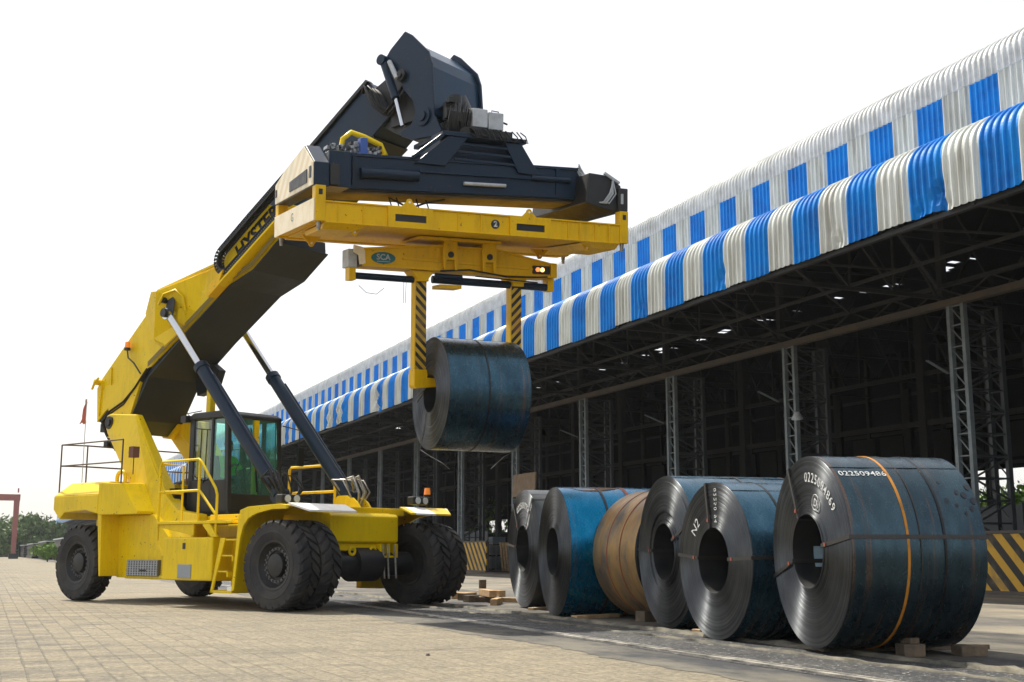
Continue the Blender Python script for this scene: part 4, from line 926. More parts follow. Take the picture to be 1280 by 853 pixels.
# valves and yellow hose arch on the left of the beam
c = MB(); c.tube([(-2.42, -.3, 1.42), (-2.36, -.3, 1.72), (-2.2, -.3, 1.86), (-1.95, -.3, 1.80), (-1.62, -.3, 1.68), (-1.52, -.3, 1.50), (-1.66, -.3, 1.44)], .05); c.build('hose_arch', 'yellow', spd, smooth=60)
c = MB(); rnd = random.Random(14)
for k in range(46):
    x = rnd.uniform(-2.75, -1.55); z = 1.42 + (1 - abs(x + 2.1) / .8) * .2 * rnd.random() + rnd.random() * .06; c.bb(x, x + .05, -.5, -.3, z, z + .05, rnd.choice((0, 0, 1)))
c.build('valve_block', ['grey', 'blackmetal'], spd)
MB().bb(-2.12, -1.98, -.62, -.42, 1.38, 1.72).build('valve_cap', mat('blue_cap', (.03, .09, .35), .4), spd, bevel=.02)
hx = MB()
for x in (-1.45, -1.3, -.9, -.7): hx.tube([(x, -.3, .72), (x + .05, -.4, .45), (x - .08, -.4, .35), (x - .05, -.3, .12)], .014, 5)
hx.tube([(-1.5, -.5, .66), (-1.1, -.5, .5), (-.8, -.5, .62), (-.4, -.5, .72)], .02, 6)
hx.build('hanging_hose', 'blackrub', spd, smooth=60)
# slewing head stem joins the head to the pedestal
MB().cyl((.25, 0, 2.2), (-.05, 0, 2.75), .3, n=20).build('rotator_stem', 'blackmetal', ped, smooth=40)

# ------------------------------------------------------------------ yellow lifting frame
lf = empty('lifting_frame', mtx=SM)
tag(lf, 'long yellow steel lifting frame marked with a black circled 2, clamped under the navy spreader', 'lifting frame')
c = MB()
for s_ in (-1, 1):
    c.bb(-2.98, 3.0, s_ * 1.27, s_ * 1.24, .02, .36); c.bb(-2.98, 3.0, s_ * 1.30, s_ * 1.12, .36, .39); c.bb(-2.98, 3.0, s_ * 1.30, s_ * 1.12, .0, .025)
c.bb(-2.98, 3.0, -1.12, 1.12, .025, .05)
c.build('frame_beam', 'fyellow', lf, bevel=.006)
for x in (-2.74, -2.28, .0, -.45, 1.85, 2.1, 2.45, 2.75): MB().bb(x - .012, x + .012, -1.298, -1.271, .026, .358).build('web_stiffener', 'fyellow', lf)
for xc in (-1.40, 1.02):
    c = MB(); x0_, x1_ = xc - .43, xc + .43
    c.bb(x0_, x1_, -1.325, -1.272, .0, .11).bb(x0_, x1_, -1.325, -1.272, .24, .385).bb(x0_, x0_ + .13, -1.325, -1.272, .11, .24).bb(x1_ - .13, x1_, -1.325, -1.272, .11, .24)
    o = c.build('fork_pocket', 'fyellow', lf)
    MB().bb(x0_ + .13, x1_ - .13, -1.295, -1.270, .11, .24).build('pocket_hole', 'black', o)
def lug(x, y, z, w_, h_, up=1):
    n = 8; P = [(x - w_ / 2, z)] + [(x + .055 * cos(a), z + up * (h_ - .055 + .055 * sin(a))) for a in [pi - pi * i / n for i in range(n + 1)]] + [(x + w_ / 2, z)]
    o = MB().pr(P, y - .02, y + .02).build('lifting_lug', 'fyellow', lf, bevel=.004)
    MB().cyl((x, y - .024, z + up * (h_ - .065)), (x, y + .024, z + up * (h_ - .065)), .022, n=12).build('lug_sky_disc', 'white', o)  # white disc painted in for the sky seen through the lug
for x in (-1.42, 1.0): lug(x, -1.28, .388, .30, .15)
lug(-2.35, -1.0, .0, .34, .16, -1); lug(-2.72, .4, .0, .40, .22, -1); lug(2.42, -1.0, .0, .32, .14, -1); lug(2.0, .2, .0, .42, .2, -1)
c = MB(); c.loft([(-2.98, -1.26, .0), (-2.2, -1.26, .0), (-1.9, 0, .0), (-2.98, 0, .0)], [(-2.98, -1.1, -.09), (-2.4, -1.1, -.09), (-2.3, -.1, -.09), (-2.98, -.1, -.09)])
c.build('belly_plate', 'fyellow', lf); c = MB()
c.loft([(3.0, -1.26, .0), (2.3, -1.26, .0), (2.0, 0, .0), (3.0, 0, .0)], [(3.0, -1.1, -.09), (2.5, -1.1, -.09), (2.4, -.1, -.09), (3.0, -.1, -.09)])
c.build('belly_plate', 'fyellow', lf); MB().bb(-.9, .8, -.5, .5, -.05, .0).build('belly_plate', 'fyellow', lf)
for x0_, x1_ in ((-3.17, -2.98), (3.0, 3.19)):
    for s_ in (-1, 1):
        o = MB().bb(x0_, x1_, s_ * 1.30, s_ * 1.10, .02, .65).build('corner_post', 'fyellow', lf, bevel=.012)
        MB().bb((x0_ + x1_) / 2 - .035, (x0_ + x1_) / 2 + .035, s_ * 1.306, s_ * 1.298, .48, .58).build('post_slot', 'black', o)
        MB().cyl(((x0_ + x1_) / 2, s_ * 1.2, .02), ((x0_ + x1_) / 2, s_ * 1.2, -.13), .045, .03, 10).build('twist_lock', 'steel', o)
c = MB().bb(-3.17, -2.98, -1.10, 1.10, .05, .40).bb(3.0, 3.19, -1.10, 1.10, .05, .40); c.build('end_rail', 'fyellow', lf, bevel=.01)
MB().bb(-3.19, -3.172, -1.28, 1.28, .03, .42).build('end_rail_face', 'creamframe', lf)
text('end_mark', 'G', .22, 'teal', lf, lambda a, b: (-3.195, -a + .05, b + .24))
MB().cyl((.30, -1.272, .20), (.30, -1.285, .20), .085, n=28).build('number_disc', 'black', lf)
text('frame_number', '2', .15, 'paintwhite', lf, lambda a, b: (.30 + a, -1.288, .20 + b), bold=.006)

# ------------------------------------------------------------------ coil grab under the frame
cg = empty('coil_grab', mtx=SM)
tag(cg, 'yellow coil lifting grab with two black striped hanging legs under the yellow frame', 'coil grab')
c = MB()
c.pr([(-1.92, -.26), (-.5, -.12), (.8, -.12), (2.0, -.33), (2.0, -.60), (.8, -.62), (-.5, -.62), (-1.92, -.58)], -.26, -.22)
c.pr([(-1.92, -.26), (-.5, -.12), (.8, -.12), (2.0, -.33), (2.0, -.60), (.8, -.62), (-.5, -.62), (-1.92, -.58)], .22, .26)
c.pr([(-1.92, -.26), (-.5, -.12), (.8, -.12), (2.0, -.33), (2.0, -.37), (.8, -.16), (-.5, -.16), (-1.92, -.30)], -.30, .30)
c.pr([(-1.92, -.56), (2.0, -.59), (2.0, -.63), (-1.92, -.60)], -.30, .30)
c.pr([(-1.15, -.40), (1.95, -.46), (1.95, -.50), (-1.15, -.44)], -.29, -.259)
gb_ = c.build('grab_beam', 'fyellow', cg, bevel=.006)
for x in (-.20, .62):
    MB().pr([(x - .12, .02), (x + .12, .02), (x + .16, -.20), (x + .14, -.59), (x + .09, -.59), (x + .08, -.40), (x - .08, -.40), (x - .09, -.59), (x - .14, -.59), (x - .16, -.20)], -.36, -.30).pr([(x - .12, .02), (x + .12, .02), (x + .14, -.20), (x - .14, -.20)], .25, .33).bb(x - .1, x + .1, -.3, .3, -.1, .02).build('hanger', 'fyellow', cg, bevel=.008)
    MB().cyl((x, -.38, -.30), (x, .36, -.30), .06).build('hanger_pin', 'blackmetal', cg, smooth=40)
MB().bb(-2.18, -2.0, -.16, .20, -.62, -.28).build('end_unit', 'grey', cg, bevel=.015)
MB().pr([(-2.1, -.22), (-1.90, -.26), (-1.88, -.57), (-1.98, -.57), (-2.0, -.40), (-2.1, -.34)], -.28, -.2).build('end_bracket', 'creamframe', cg)
MB().bb(-2.0, -1.9, -.2, .2, -.58, -.28).build('end_block', 'blackmetal', cg)
MB().bb(-2.15, -2.02, -.14, .1, -.86, -.62).build('cylinder_mount', 'fyellow', cg, bevel=.01); MB().bb(2.02, 2.16, -.14, .1, -.88, -.622).bb(2.0, 2.14, -.3, .3, -.62, -.33).build('cylinder_mount', 'fyellow', cg, bevel=.01)
cl = MB().cyl((-2.02, 0, -.76), (-.8, 0, -.78), .065, n=18).cyl((-.45, -.05, -.76), (2.02, -.05, -.80), .075, n=18).cyl((-.45, -.2, -.70), (.1, -.2, -.71), .05).build('grab_cylinder', 'navy', cg, smooth=40)
MB().tube([(-.4, -.33, -.62), (.2, -.34, -.57), (1.0, -.34, -.66), (1.6, -.34, -.64), (1.9, -.33, -.62)], .018, 6).tube([(.35, -.3, -.68), (1.7, -.3, -.74)], .014, 6).build('grab_hose', 'blackrub', cg, smooth=60)
MB().bb(-.35, .10, -.2, .2, -.93, -.86).build('slide_plate', 'fyellow', cg)
c = MB().bb(1.60, 1.98, -.305, -.262, -.56, -.40).build('lamp_housing', 'black', cg, bevel=.01)
MB().cyl((1.70, -.306, -.48), (1.70, -.325, -.48), .042, n=16).build('red_lamp', 'redlamp', c)
MB().cyl((1.80, -.306, -.48), (1.80, -.325, -.48), .042, n=16).build('amber_lamp', 'amberlamp', c)
MB().tube([(-1.95, -.1, -.95), (-1.8, -.1, -1.08), (-1.6, -.1, -1.10), (-1.45, -.1, -.98)], .006, 5).tube([(-1.05, -.1, -.72), (-1.06, -.1, -1.25), (-1.02, -.1, -1.25), (-1.0, -.1, -.72)], .005, 5).build('dangling_wire', 'black', cg)
# oval badge
bd = MB(); n = 36; bd.loft([(-1.53 + .24 * cos(2 * pi * i / n), -.262, -.43 + .11 * sin(2 * pi * i / n)) for i in range(n)], [(-1.53 + .24 * cos(2 * pi * i / n), -.270, -.43 + .11 * sin(2 * pi * i / n)) for i in range(n)])
bo = bd.build('oval_badge', 'teal', cg)
text('badge_lettering', 'SCA', .15, 'grey', bo, lambda a, b: (-1.53 + a, -.273, -.42 + b), bold=.004)
MB().bb(-1.66, -1.40, -.2725, -.2705, -.505, -.493).build('badge_line', 'grey', bo)
# legs (hang plumb, so they get their own upright frame)
for x, foot in ((-.70, 1), (1.33, -1)):
    z0, z1 = -.70, (-2.86 if foot > 0 else -2.9)
    lg = MB(); lg.bb(x - .115, x + .115, -.10, .10, -2.55, z0, 0)
    o = lg.build('grab_leg', 'hazard' if foot > 0 else 'hazardb', cg, bevel=.006)
    MB().bb(x - .121, x - .116, -.105, .105, -2.55, z0).bb(x - .13, x - .11, -.115, -.095, -2.55, z0).build('leg_side', 'fyellow', o)
    MB().pr([(x - .24, -.62), (x + .24, -.62), (x + .12, -.76), (x + .12, -.82), (x - .12, -.82), (x - .12, -.76)], -.20, .20).build('leg_carriage', 'fyellow', o, bevel=.01)
    MB().pr([(x - foot * .14, -2.5), (x + foot * .12, -2.5), (x + foot * .13, -2.58), (x + foot * .40, -2.60), (x + foot * .40, -2.82), (x - foot * .10, -2.86), (x - foot * .14, -2.80)], -.15, .15).build('leg_toe', 'fyellow', o, bevel=.012)

# ------------------------------------------------------------------ steel coils
def coil_mats(tag_, c1, c2, rust=.0, seed=0, rough=.24, metal=.82, bandcol=(.30, .13, .04)):
    m = bpy.data.materials.new('coil_wrap_' + tag_); m.use_nodes = True; t = m.node_tree; N = t.nodes; L = t.links; p = N['Principled BSDF']; tc = N.new('ShaderNodeTexCoord')
    mp = N.new('ShaderNodeMapping'); mp.inputs['Location'].default_value = (seed * 3.1, seed, seed * 2); mp.inputs['Scale'].default_value = (1.8, .9, .9); L.new(tc.outputs['Object'], mp.inputs[0])
    n = N.new('ShaderNodeTexNoise'); n.inputs['Scale'].default_value = 1.6; n.inputs['Detail'].default_value = 9; n.inputs['Roughness'].default_value = .62; L.new(mp.outputs[0], n.inputs[0])
    r = N.new('ShaderNodeValToRGB'); e = r.color_ramp.elements; e[0].position = .36; e[0].color = (*c1, 1); e[1].position = .64; e[1].color = (*c2, 1); L.new(n.outputs['Fac'], r.inputs[0])
    # rolling stripes: noise stretched round the circumference (varies along the axis only)
    sx = N.new('ShaderNodeMapping'); sx.inputs['Scale'].default_value = (9, .25, .25); sx.inputs['Location'].default_value = (seed, 0, 0); L.new(tc.outputs['Object'], sx.inputs[0])
    n2 = N.new('ShaderNodeTexNoise'); n2.inputs['Scale'].default_value = 1.2; n2.inputs['Detail'].default_value = 6; n2.inputs['Roughness'].default_value = .7; L.new(sx.outputs[0], n2.inputs[0])
    mr = N.new('ShaderNodeMapRange'); mr.inputs[1].default_value = .57; mr.inputs[2].default_value = .72; mr.inputs[4].default_value = rust; L.new(n2.outputs['Fac'], mr.inputs[0])
    mx = N.new('ShaderNodeMix'); mx.data_type = 'RGBA'; mx.inputs[7].default_value = (*bandcol, 1); L.new(mr.outputs[0], mx.inputs[0]); L.new(r.outputs[0], mx.inputs[6])
    # dark scuffs
    n3 = N.new('ShaderNodeTexNoise'); n3.inputs['Scale'].default_value = 7; n3.inputs['Detail'].default_value = 8; n3.inputs['Roughness'].default_value = .7; L.new(mp.outputs[0], n3.inputs[0])
    m3 = N.new('ShaderNodeMapRange'); m3.inputs[1].default_value = .60; m3.inputs[2].default_value = .70; m3.inputs[4].default_value = .28; L.new(n3.outputs['Fac'], m3.inputs[0])
    mx3 = N.new('ShaderNodeMix'); mx3.data_type = 'RGBA'; mx3.inputs[7].default_value = (c1[0] * .4, c1[1] * .4, c1[2] * .4, 1); L.new(m3.outputs[0], mx3.inputs[0]); L.new(mx.outputs[2], mx3.inputs[6])
    L.new(mx3.outputs[2], p.inputs['Base Color']); p.inputs['Metallic'].default_value = metal; p.inputs['Specular IOR Level'].default_value = .22
    rr_ = N.new('ShaderNodeMapRange'); rr_.inputs[1].default_value = .3; rr_.inputs[2].default_value = .7; rr_.inputs[3].default_value = rough - .08; rr_.inputs[4].default_value = rough + .12; L.new(n3.outputs['Fac'], rr_.inputs[0]); L.new(rr_.outputs[0], p.inputs['Roughness'])
    bp = N.new('ShaderNodeBump'); bp.inputs['Strength'].default_value = .035; bp.inputs['Distance'].default_value = .02; L.new(n.outputs['Fac'], bp.inputs['Height']); L.new(bp.outputs[0], p.inputs['Normal'])
    return m
def coil_face_mat(seed=0, base=(.085, .092, .10)):
    m = bpy.data.materials.new('coil_edge'); m.use_nodes = True; t = m.node_tree; N = t.nodes; L = t.links; p = N['Principled BSDF']; tc = N.new('ShaderNodeTexCoord')
    sp = N.new('ShaderNodeSeparateXYZ'); L.new(tc.outputs['Object'], sp.inputs[0])
    cb = N.new('ShaderNodeCombineXYZ'); L.new(sp.outputs[1], cb.inputs[0]); L.new(sp.outputs[2], cb.inputs[1])
    ln = N.new('ShaderNodeVectorMath'); ln.operation = 'LENGTH'; L.new(cb.outputs[0], ln.inputs[0])
    n = N.new('ShaderNodeTexNoise'); n.noise_dimensions = '1D'; n.inputs['Scale'].default_value = 60; n.inputs['Detail'].default_value = 8; n.inputs['Roughness'].default_value = .8
    ws = N.new('ShaderNodeMath'); ws.operation = 'ADD'; ws.inputs[1].default_value = seed * 5.; L.new(ln.outputs['Value'], ws.inputs[0]); L.new(ws.outputs[0], n.inputs['W'])
    n2 = N.new('ShaderNodeTexNoise'); n2.inputs['Scale'].default_value = 2.2; n2.inputs['Detail'].default_value = 6; L.new(tc.outputs['Object'], n2.inputs[0])
    r = N.new('ShaderNodeValToRGB'); e = r.color_ramp.elements; e[0].position = .35; e[0].color = (base[0] * .82, base[1] * .84, base[2] * .88, 1); e[1].position = .68; e[1].color = (base[0] * 1.15, base[1] * 1.13, base[2] * 1.1, 1); L.new(n.outputs['Fac'], r.inputs[0])
    r2 = N.new('ShaderNodeMapRange'); r2.inputs[1].default_value = .35; r2.inputs[2].default_value = .65; r2.inputs[3].default_value = .65; r2.inputs[4].default_value = 1.15; L.new(n2.outputs['Fac'], r2.inputs[0])
    sc = N.new('ShaderNodeVectorMath'); sc.operation = 'SCALE'; L.new(r.outputs[0], sc.inputs[0]); L.new(r2.outputs[0], sc.inputs['Scale']); L.new(sc.outputs[0], p.inputs['Base Color'])
    p.inputs['Metallic'].default_value = .9; p.inputs['Roughness'].default_value = .50; p.inputs['Anisotropic'].default_value = .95; p.inputs['Anisotropic Rotation'].default_value = .25
    tg = N.new('ShaderNodeTangent'); tg.direction_type = 'RADIAL'; tg.axis = 'X'; L.new(tg.outputs[0], p.inputs['Tangent'])
    bp = N.new('ShaderNodeBump'); bp.inputs['Strength'].default_value = .25; bp.inputs['Distance'].default_value = .004
    nf = N.new('ShaderNodeTexNoise'); nf.noise_dimensions = '1D'; nf.inputs['Scale'].default_value = 150; nf.inputs['Detail'].default_value = 3; L.new(ws.outputs[0], nf.inputs['W']); L.new(nf.outputs['Fac'], bp.inputs['Height']); L.new(bp.outputs[0], p.inputs['Normal'])
    return m
FACE = [coil_face_mat(i) for i in range(3)]
def coil(name, loc, yaw, R, L, Ri, wrap, face, label, seed=0, tele=.02, group='coils of hot rolled steel standing in a row', axial=(), circ=(), step=None, strapm='strap'):
    """axis along local X starting at the near face (x=0); origin at the axis"""
    rnd = random.Random(seed); N_ = 144; b = MB()
    n = 34; prof = []
    near = []
    for i in range(n + 1):
        r = Ri + (R - Ri) * i / n; off = rnd.uniform(-.0015, .0015)
        if i < 5: off -= tele * (1 - i / 5) * rnd.uniform(.4, 1)
        if step and step[0] < i < step[1]: off -= step[2]
        near.append((off, r))
    near2 = []
    for (x, r), (x2, r2) in zip(near[:-1], near[1:]): near2 += [(x, r), (x, r2 - .002)]
    near2.append((near[-1][0] + .004, R - .004)); near2.append((.012, R))
    far = [(L - .012, R), (L, R - .01), (L + rnd.uniform(-.01, .01), (R + Ri) / 2), (L, Ri + .01), (L - .01, Ri)]
    body = [near2[-1]] + [(L * k / 8, R + (.003 * sin(k * 2.1 + seed))) for k in range(1, 8)] + [far[0]]
    b.lathe(near2, N_, 1); b.lathe(body, N_, 0); b.lathe(far, N_, 1); b.lathe([(L - .01, Ri), (near[0][0], Ri)], N_, 2)
    # outermost wrap end: a short lap on the surface
    a0 = rnd.uniform(1.2, 1.9); lap = []; vs = []; fs = []
    for i in range(12):
        a = a0 + i * .03; rr_ = R + .006
        vs += [(.01, rr_ * cos(a), rr_ * sin(a)), (L - .01, rr_ * cos(a), rr_ * sin(a))]
    for i in range(11): fs.append((2 * i, 2 * i + 1, 2 * i + 3, 2 * i + 2))
    b.add(vs, fs, 0)
    o = b.build(name, [wrap, face, M['blackmetal']], None, smooth=30)
    o.location = loc; o.rotation_euler = (0, 0, yaw)
    tag(o, label, 'steel coil', group)
    for th in axial:
        d = Vector((0, -cos(th), sin(th))); tn = Vector((0, sin(th), cos(th))); e_ = .012; w_ = .022
        P = [(-tele - e_, Ri), (-e_ - .004, R + e_ * .6), (L + e_, R + e_ * .6), (L + e_, Ri - e_), (-tele - e_, Ri - e_)]
        s_ = MB()
        for i in range(len(P) - 1):
            p = Vector((P[i][0], 0, 0)) + d * P[i][1]; q = Vector((P[i + 1][0], 0, 0)) + d * P[i + 1][1]; up = (q - p).normalized().cross(tn)
            s_.loft([p - tn * w_ - up * .003, p + tn * w_ - up * .003, p + tn * w_ + up * .003, p - tn * w_ + up * .003], [q - tn * w_ - up * .003, q + tn * w_ - up * .003, q + tn * w_ + up * .003, q - tn * w_ + up * .003])
        so_ = s_.build('strap', 'strap', o)
        if i and strapm: pass
        p = Vector((-tele - e_ - .006, 0, 0)) + d * (Ri + .10)
        MB().box(p, (.012, .035, .04)).build('strap_seal', 'seal', so_)
    for x, wd, mm in circ:
        s_ = MB().lathe([(x - wd / 2, R + .001), (x - wd / 2, R + .009), (x + wd / 2, R + .009), (x + wd / 2, R + .001)], N_, 0, closed=True); s_.build('strap' if mm != 'orangeband' else 'paint_band', mm, o, smooth=30)
    return o
def on_face(cx, cr, flip=1, x=-.014):   # text bent along an arc on the near face; angle measured like the straps
    def fn(a, b_):
        th = cx - a / cr; rr_ = cr + b_; return (x, -rr_ * cos(th), rr_ * sin(th))
    return fn
W_dark = coil_mats('dark', (.030, .050, .066), (.052, .090, .112), .6, 1, rough=.27)
W_blue = coil_mats('blue', (.0, .12, .24), (.01, .17, .33), .4, 2, rough=.26)
W_blue2 = coil_mats('blue2', (.03, .085, .125), (.065, .14, .20), .85, 3, rough=.26, bandcol=(.36, .19, .07))
W_lift = coil_mats('lift', (.030, .062, .090), (.045, .10, .14), .4, 4, rough=.26)
W_rust = coil_mats('rust', (.42, .26, .10), (.13, .12, .105), .95, 5, rough=.42, metal=.55, bandcol=(.42, .16, .03))
W_grey = coil_mats('grey', (.06, .07, .075), (.10, .11, .115), .3, 6, rough=.4)

A_ = coil('steel_coil', (8.30, 10.95, 1.035 + .06), radians(-13.5), 1.035, 1.50, .40, W_dark, FACE[0], 'largest dark steel coil at the right end of the row, with an orange band', 1, .03,
          axial=(radians(8), radians(118), radians(196)), circ=((.62, .028, 'orangeband'), (1.03, .025, 'strapblack'), (.76, .012, 'strap')))
MB().bb(0, 0, 0, 0, 0, 0)
def on_body(x0, th0, R):
    def fn(a, b_):
        th = th0 + b_ / R; return (x0 + a, -(R + .006) * cos(th), (R + .006) * sin(th))
    return fn
text('stencil_number', '022509486', .115, 'paintwhite', A_, on_body(.34, radians(51), 1.035), bold=.001, spacing=1.05)
text('stencil_number', '0225094869', .15, 'paintwhite', A_, on_face(radians(62), .80, x=-.012), bold=.001, spacing=1.15)
text('circled_mark', 'D', .12, 'paintwhite', A_, on_face(radians(66), .56, x=-.014), bold=.002)
def sticker(o, R_i, x0, x1, t0, t1):
    vs = []
    for i in range(6):
        th = radians(t0 + (t1 - t0) * i / 5); vs += [(x0, -(R_i - .004) * cos(th), (R_i - .004) * sin(th)), (x1, -(R_i - .004) * cos(th), (R_i - .004) * sin(th))]
    MB().add(vs, [(2 * i, 2 * i + 1, 2 * i + 3, 2 * i + 2) for i in range(5)]).build('paper_label', 'paperlabel', o)
M['paperlabel'] = mat('pale_blue_paper', (.35, .50, .60), .8, col2=(.25, .38, .48), nscale=9)
sticker(A_, .40, .22, .55, 172, 206)
ck = MB().tube([(-.014, -.23 + .085 * cos(a), .52 + .085 * sin(a)) for a in [i * pi / 10 for i in range(21)]], .005, 5); ck.build('chalk_ring', 'paintwhite', A_)
# paint drips and blotches near the far end
for k, (x, th) in enumerate(((1.15, 44), (1.30, 36), (1.37, 34), (1.25, 27), (1.41, 25), (1.45, 30), (1.33, 22), (1.15, 30), (1.45, 40))):
    q = MB(); rr_ = .018 + .007 * (k % 3); n = 10; th = radians(th)
    q.add([(x + rr_ * cos(2 * pi * i / n), -1.041 * cos(th + rr_ * 1.3 * sin(2 * pi * i / n)), 1.041 * sin(th + rr_ * 1.3 * sin(2 * pi * i / n))) for i in range(n)], [tuple(range(n))])
    if k == 0: blot = q
    else:
        o_ = len(blot.v); blot.v += q.v; blot.f += [[i + o_ for i in f] for f in q.f]; blot.m += q.m
blot.build('dark_blotches', mat('tar_spots', (.008, .012, .02), .5), A_)
B_ = coil('steel_coil', (8.42, 13.05, .975 + .005), radians(-5.4), .975, 1.75, .405, W_blue2, FACE[1], 'steel coil with N2 chalked on its face, second from the right in the row', 2, .012,
          axial=(radians(2), radians(100), radians(176)), circ=((.5, .03, 'strapblack'), (1.1, .02, 'strap')))
text('chalk_mark', 'N2', .19, 'paintwhite', B_, on_face(radians(138), .62, x=-.012))
text('stencil_number', '02250 94', .09, 'paintwhite', B_, lambda a, b: (-.012, -.10 + b * 1.2, .68 - a), spacing=1.3)
C_ = coil('steel_coil', (9.0, 15.2, 1.085), radians(-8.5), 1.08, 1.8, .40, W_blue2, FACE[2], 'steel coil with stepped rings on its face, between the tan coil and the N2 coil', 3, .05,
          axial=(radians(24), radians(178)), step=(8, 30, .02), circ=((1.0, .03, 'strap'),))
D_ = coil('steel_coil', (10.15, 16.3, 1.045), radians(90), 1.04, 1.42, .40, W_rust, FACE[1], 'tan rust banded steel coil turned sideways in the middle of the row', 4, .01, circ=((.50, .016, 'seal'), (.92, .016, 'seal')))
E_ = coil('steel_coil', (8.95, 18.85, 1.09), radians(-10.5), 1.085, 2.3, .40, W_blue, FACE[0], 'bright blue steel coil with a rust patch on top, second from the left', 5, .03, circ=((.70, .04, 'strapblack'), (1.15, .06, 'seal')))
patch = MB(); vs = []; n = 22
for i in range(n):
    a = 2 * pi * i / n; k = 1 + .12 * sin(3 * a + 1); x = .62 + .42 * k * cos(a); th = radians(78) + .17 * k * sin(a); vs.append((x, -1.091 * cos(th), 1.091 * sin(th)))
patch.add(vs, [tuple(range(n))]).build('rust_patch', mat('rust_patch', (.20, .09, .03), .8, col2=(.10, .06, .04), nscale=6), E_)
F_ = coil('steel_coil', (9.6, 21.6, 1.145), radians(-8), 1.12, 1.7, .44, W_grey, FACE[2], 'grey steel coil with an arched white number, leftmost of the row', 6, .02, axial=(radians(55), radians(128), radians(176)))
text('stencil_number', '0225097724', .17, 'paintwhite', F_, on_face(radians(88), .82, x=-.012), bold=.006, spacing=1.1)
Lc = coil('steel_coil', (7.52, 21.22, 4.02), radians(-.2), 1.062, 1.62, .36, W_lift, FACE[0], 'dark steel coil hanging in the air from the grab legs', 7, .03, group=None, circ=((.78, .03, 'strapblack'),))
# cut straps dangling from the lifted coil
def ribbon(P, w_=.03):
    sp = MB()
    for i in range(len(P) - 1): sp.bar(P[i], P[i + 1], w_, .005)
    sp.build('cut_strap', 'steel', Lc)
ribbon([(-.05, .62, .02), (-.03, .30, .10), (-.06, .12, .12)]); ribbon([(-.06, .60, -.10), (-.04, .32, .02)])
ribbon([(-.06, .05, -.36), (-.05, .20, -.7), (-.03, .48, -1.02), (.1, .3, -1.15), (.25, .0, -1.3), (.36, -.1, -1.42)], .02)
ribbon([(1.66, -.2, -.93), (1.62, -.3, -1.05), (1.35, -.35, -1.18), (1.15, -.2, -1.40)], .03)

# timber chocks under the coils
def timber(x, y, z, l, w_, h_, yaw, m, label, group, cat='timber'):
    b = MB().box((0, 0, h_ / 2), (l, w_, h_))
    o = b.build('timber_block', m, None, bevel=.008); o.location = (x, y, z); o.rotation_euler = (0, 0, yaw); tag(o, label, cat, group); return o
R_ = radians
gk = 'timber blocks chocking the coils'
timber(8.98, 10.22, .008, .24, .20, .13, R_(-13), 'wooddark', 'stubby weathered wood block wedged under the front of the largest coil', gk)
timber(9.02, 10.26, .138, .13, .14, .06, R_(5), 'wooddark', 'small wood offcut on top of the block under the largest coil', gk)
timber(9.62, 10.05, .006, .30, .22, .11, R_(-13), 'wooddark', 'dark wood block in shade under the far end of the largest coil', gk)
timber(9.5, 10.9, .006, 2.0, .14, .055, R_(-13), 'wooddark', 'flat board lying under the largest coil', gk)
timber(9.3, 14.35, .006, .9, .16, .05, R_(15), 'wood', 'thin pale board between the N2 coil and the stepped coil', gk)
timber(9.7, 16.2, .006, .20, .55, .045, R_(10), 'wood', 'light wood wedge under the tan coil', gk)
timber(9.62, 16.85, .006, .30, .24, .16, R_(8), 'wooddark', 'square wood block beside the foot of the tan coil', gk)
timber(9.3, 18.0, .006, 1.0, .14, .06, R_(18), 'wood', 'pale board at the foot of the bright blue coil', gk)
timber(9.8, 21.0, .006, .9, .14, .05, R_(25), 'wood', 'pale board at the foot of the leftmost coil', gk)
gs = 'loose timbers scattered by the coils'
TL = [(10.0, 24.4, .16, 1.3, .16, .14, 78, 'wood', 'long sawn beam lying nearest the leftmost coil'), (9.75, 23.3, .0, .95, .14, .13, 60, 'wood', 'short pale beam lying across the rubble'), (9.95, 25.5, .0, .3, .28, .16, 20, 'wooddark', 'cube shaped dark block among the loose timbers'),
      (10.2, 26.3, .0, .5, .4, .15, 40, 'wood', 'broad pale block beside the far front wheel'), (10.4, 25.0, .12, .7, .16, .14, 100, 'wood', 'tilted orange toned beam in the timber heap'), (9.7, 24.6, .0, .26, .24, .15, 10, 'wooddark', 'small dark square end block in the timber heap'),
      (10.6, 26.9, .0, .6, .2, .12, 70, 'wood', 'pale offcut at the far left of the timber heap'), (10.5, 24.0, .0, .9, .14, .1, 110, 'wood', 'thin beam at the back of the timber heap')]
for x, y, z, l, w_, h_, a, m, lab in TL: timber(x, y, z * .8 + .005, l, w_, h_, R_(a), m, lab, gs)
timber(10.25, 25.3, .0, .14, .1, .46, R_(15), 'wooddark', 'short post stub standing up in the timber heap', gs)
timber(10.15, 24.7, .0, .8, .5, .12, R_(60), 'wooddark', 'wide dark slab at the bottom of the timber heap', gs)

# ------------------------------------------------------------------ barriers at the column feet
def barrier(y0, y1, label, x=23.55):
    r = empty('hazard_barrier', (x, (y0 + y1) / 2, 0)); tag(r, label, 'barrier', 'black and yellow guards round the column feet')
    h = (y1 - y0) / 2
    o = MB().bb(-.03, .03, -h, h, .10, 1.52).build('striped_panel', 'hazard2', r)
    MB().bb(-.06, .06, -h, h, 1.52, 1.60).bb(-.08, .1, -h, h, .0, .10).build('barrier_rail', 'girder', r, bevel=.01)
    for y in (-h + .05, h - .05): MB().bb(.04, .14, y - .05, y + .05, 0, 1.55).build('barrier_post', 'girder', r)
    return r
barrier(20.4, 25.3, 'black and yellow striped steel barrier behind the largest coil at the right edge')
barrier(57.6, 62.9, 'black and yellow striped steel barrier seen just right of the far front wheel')
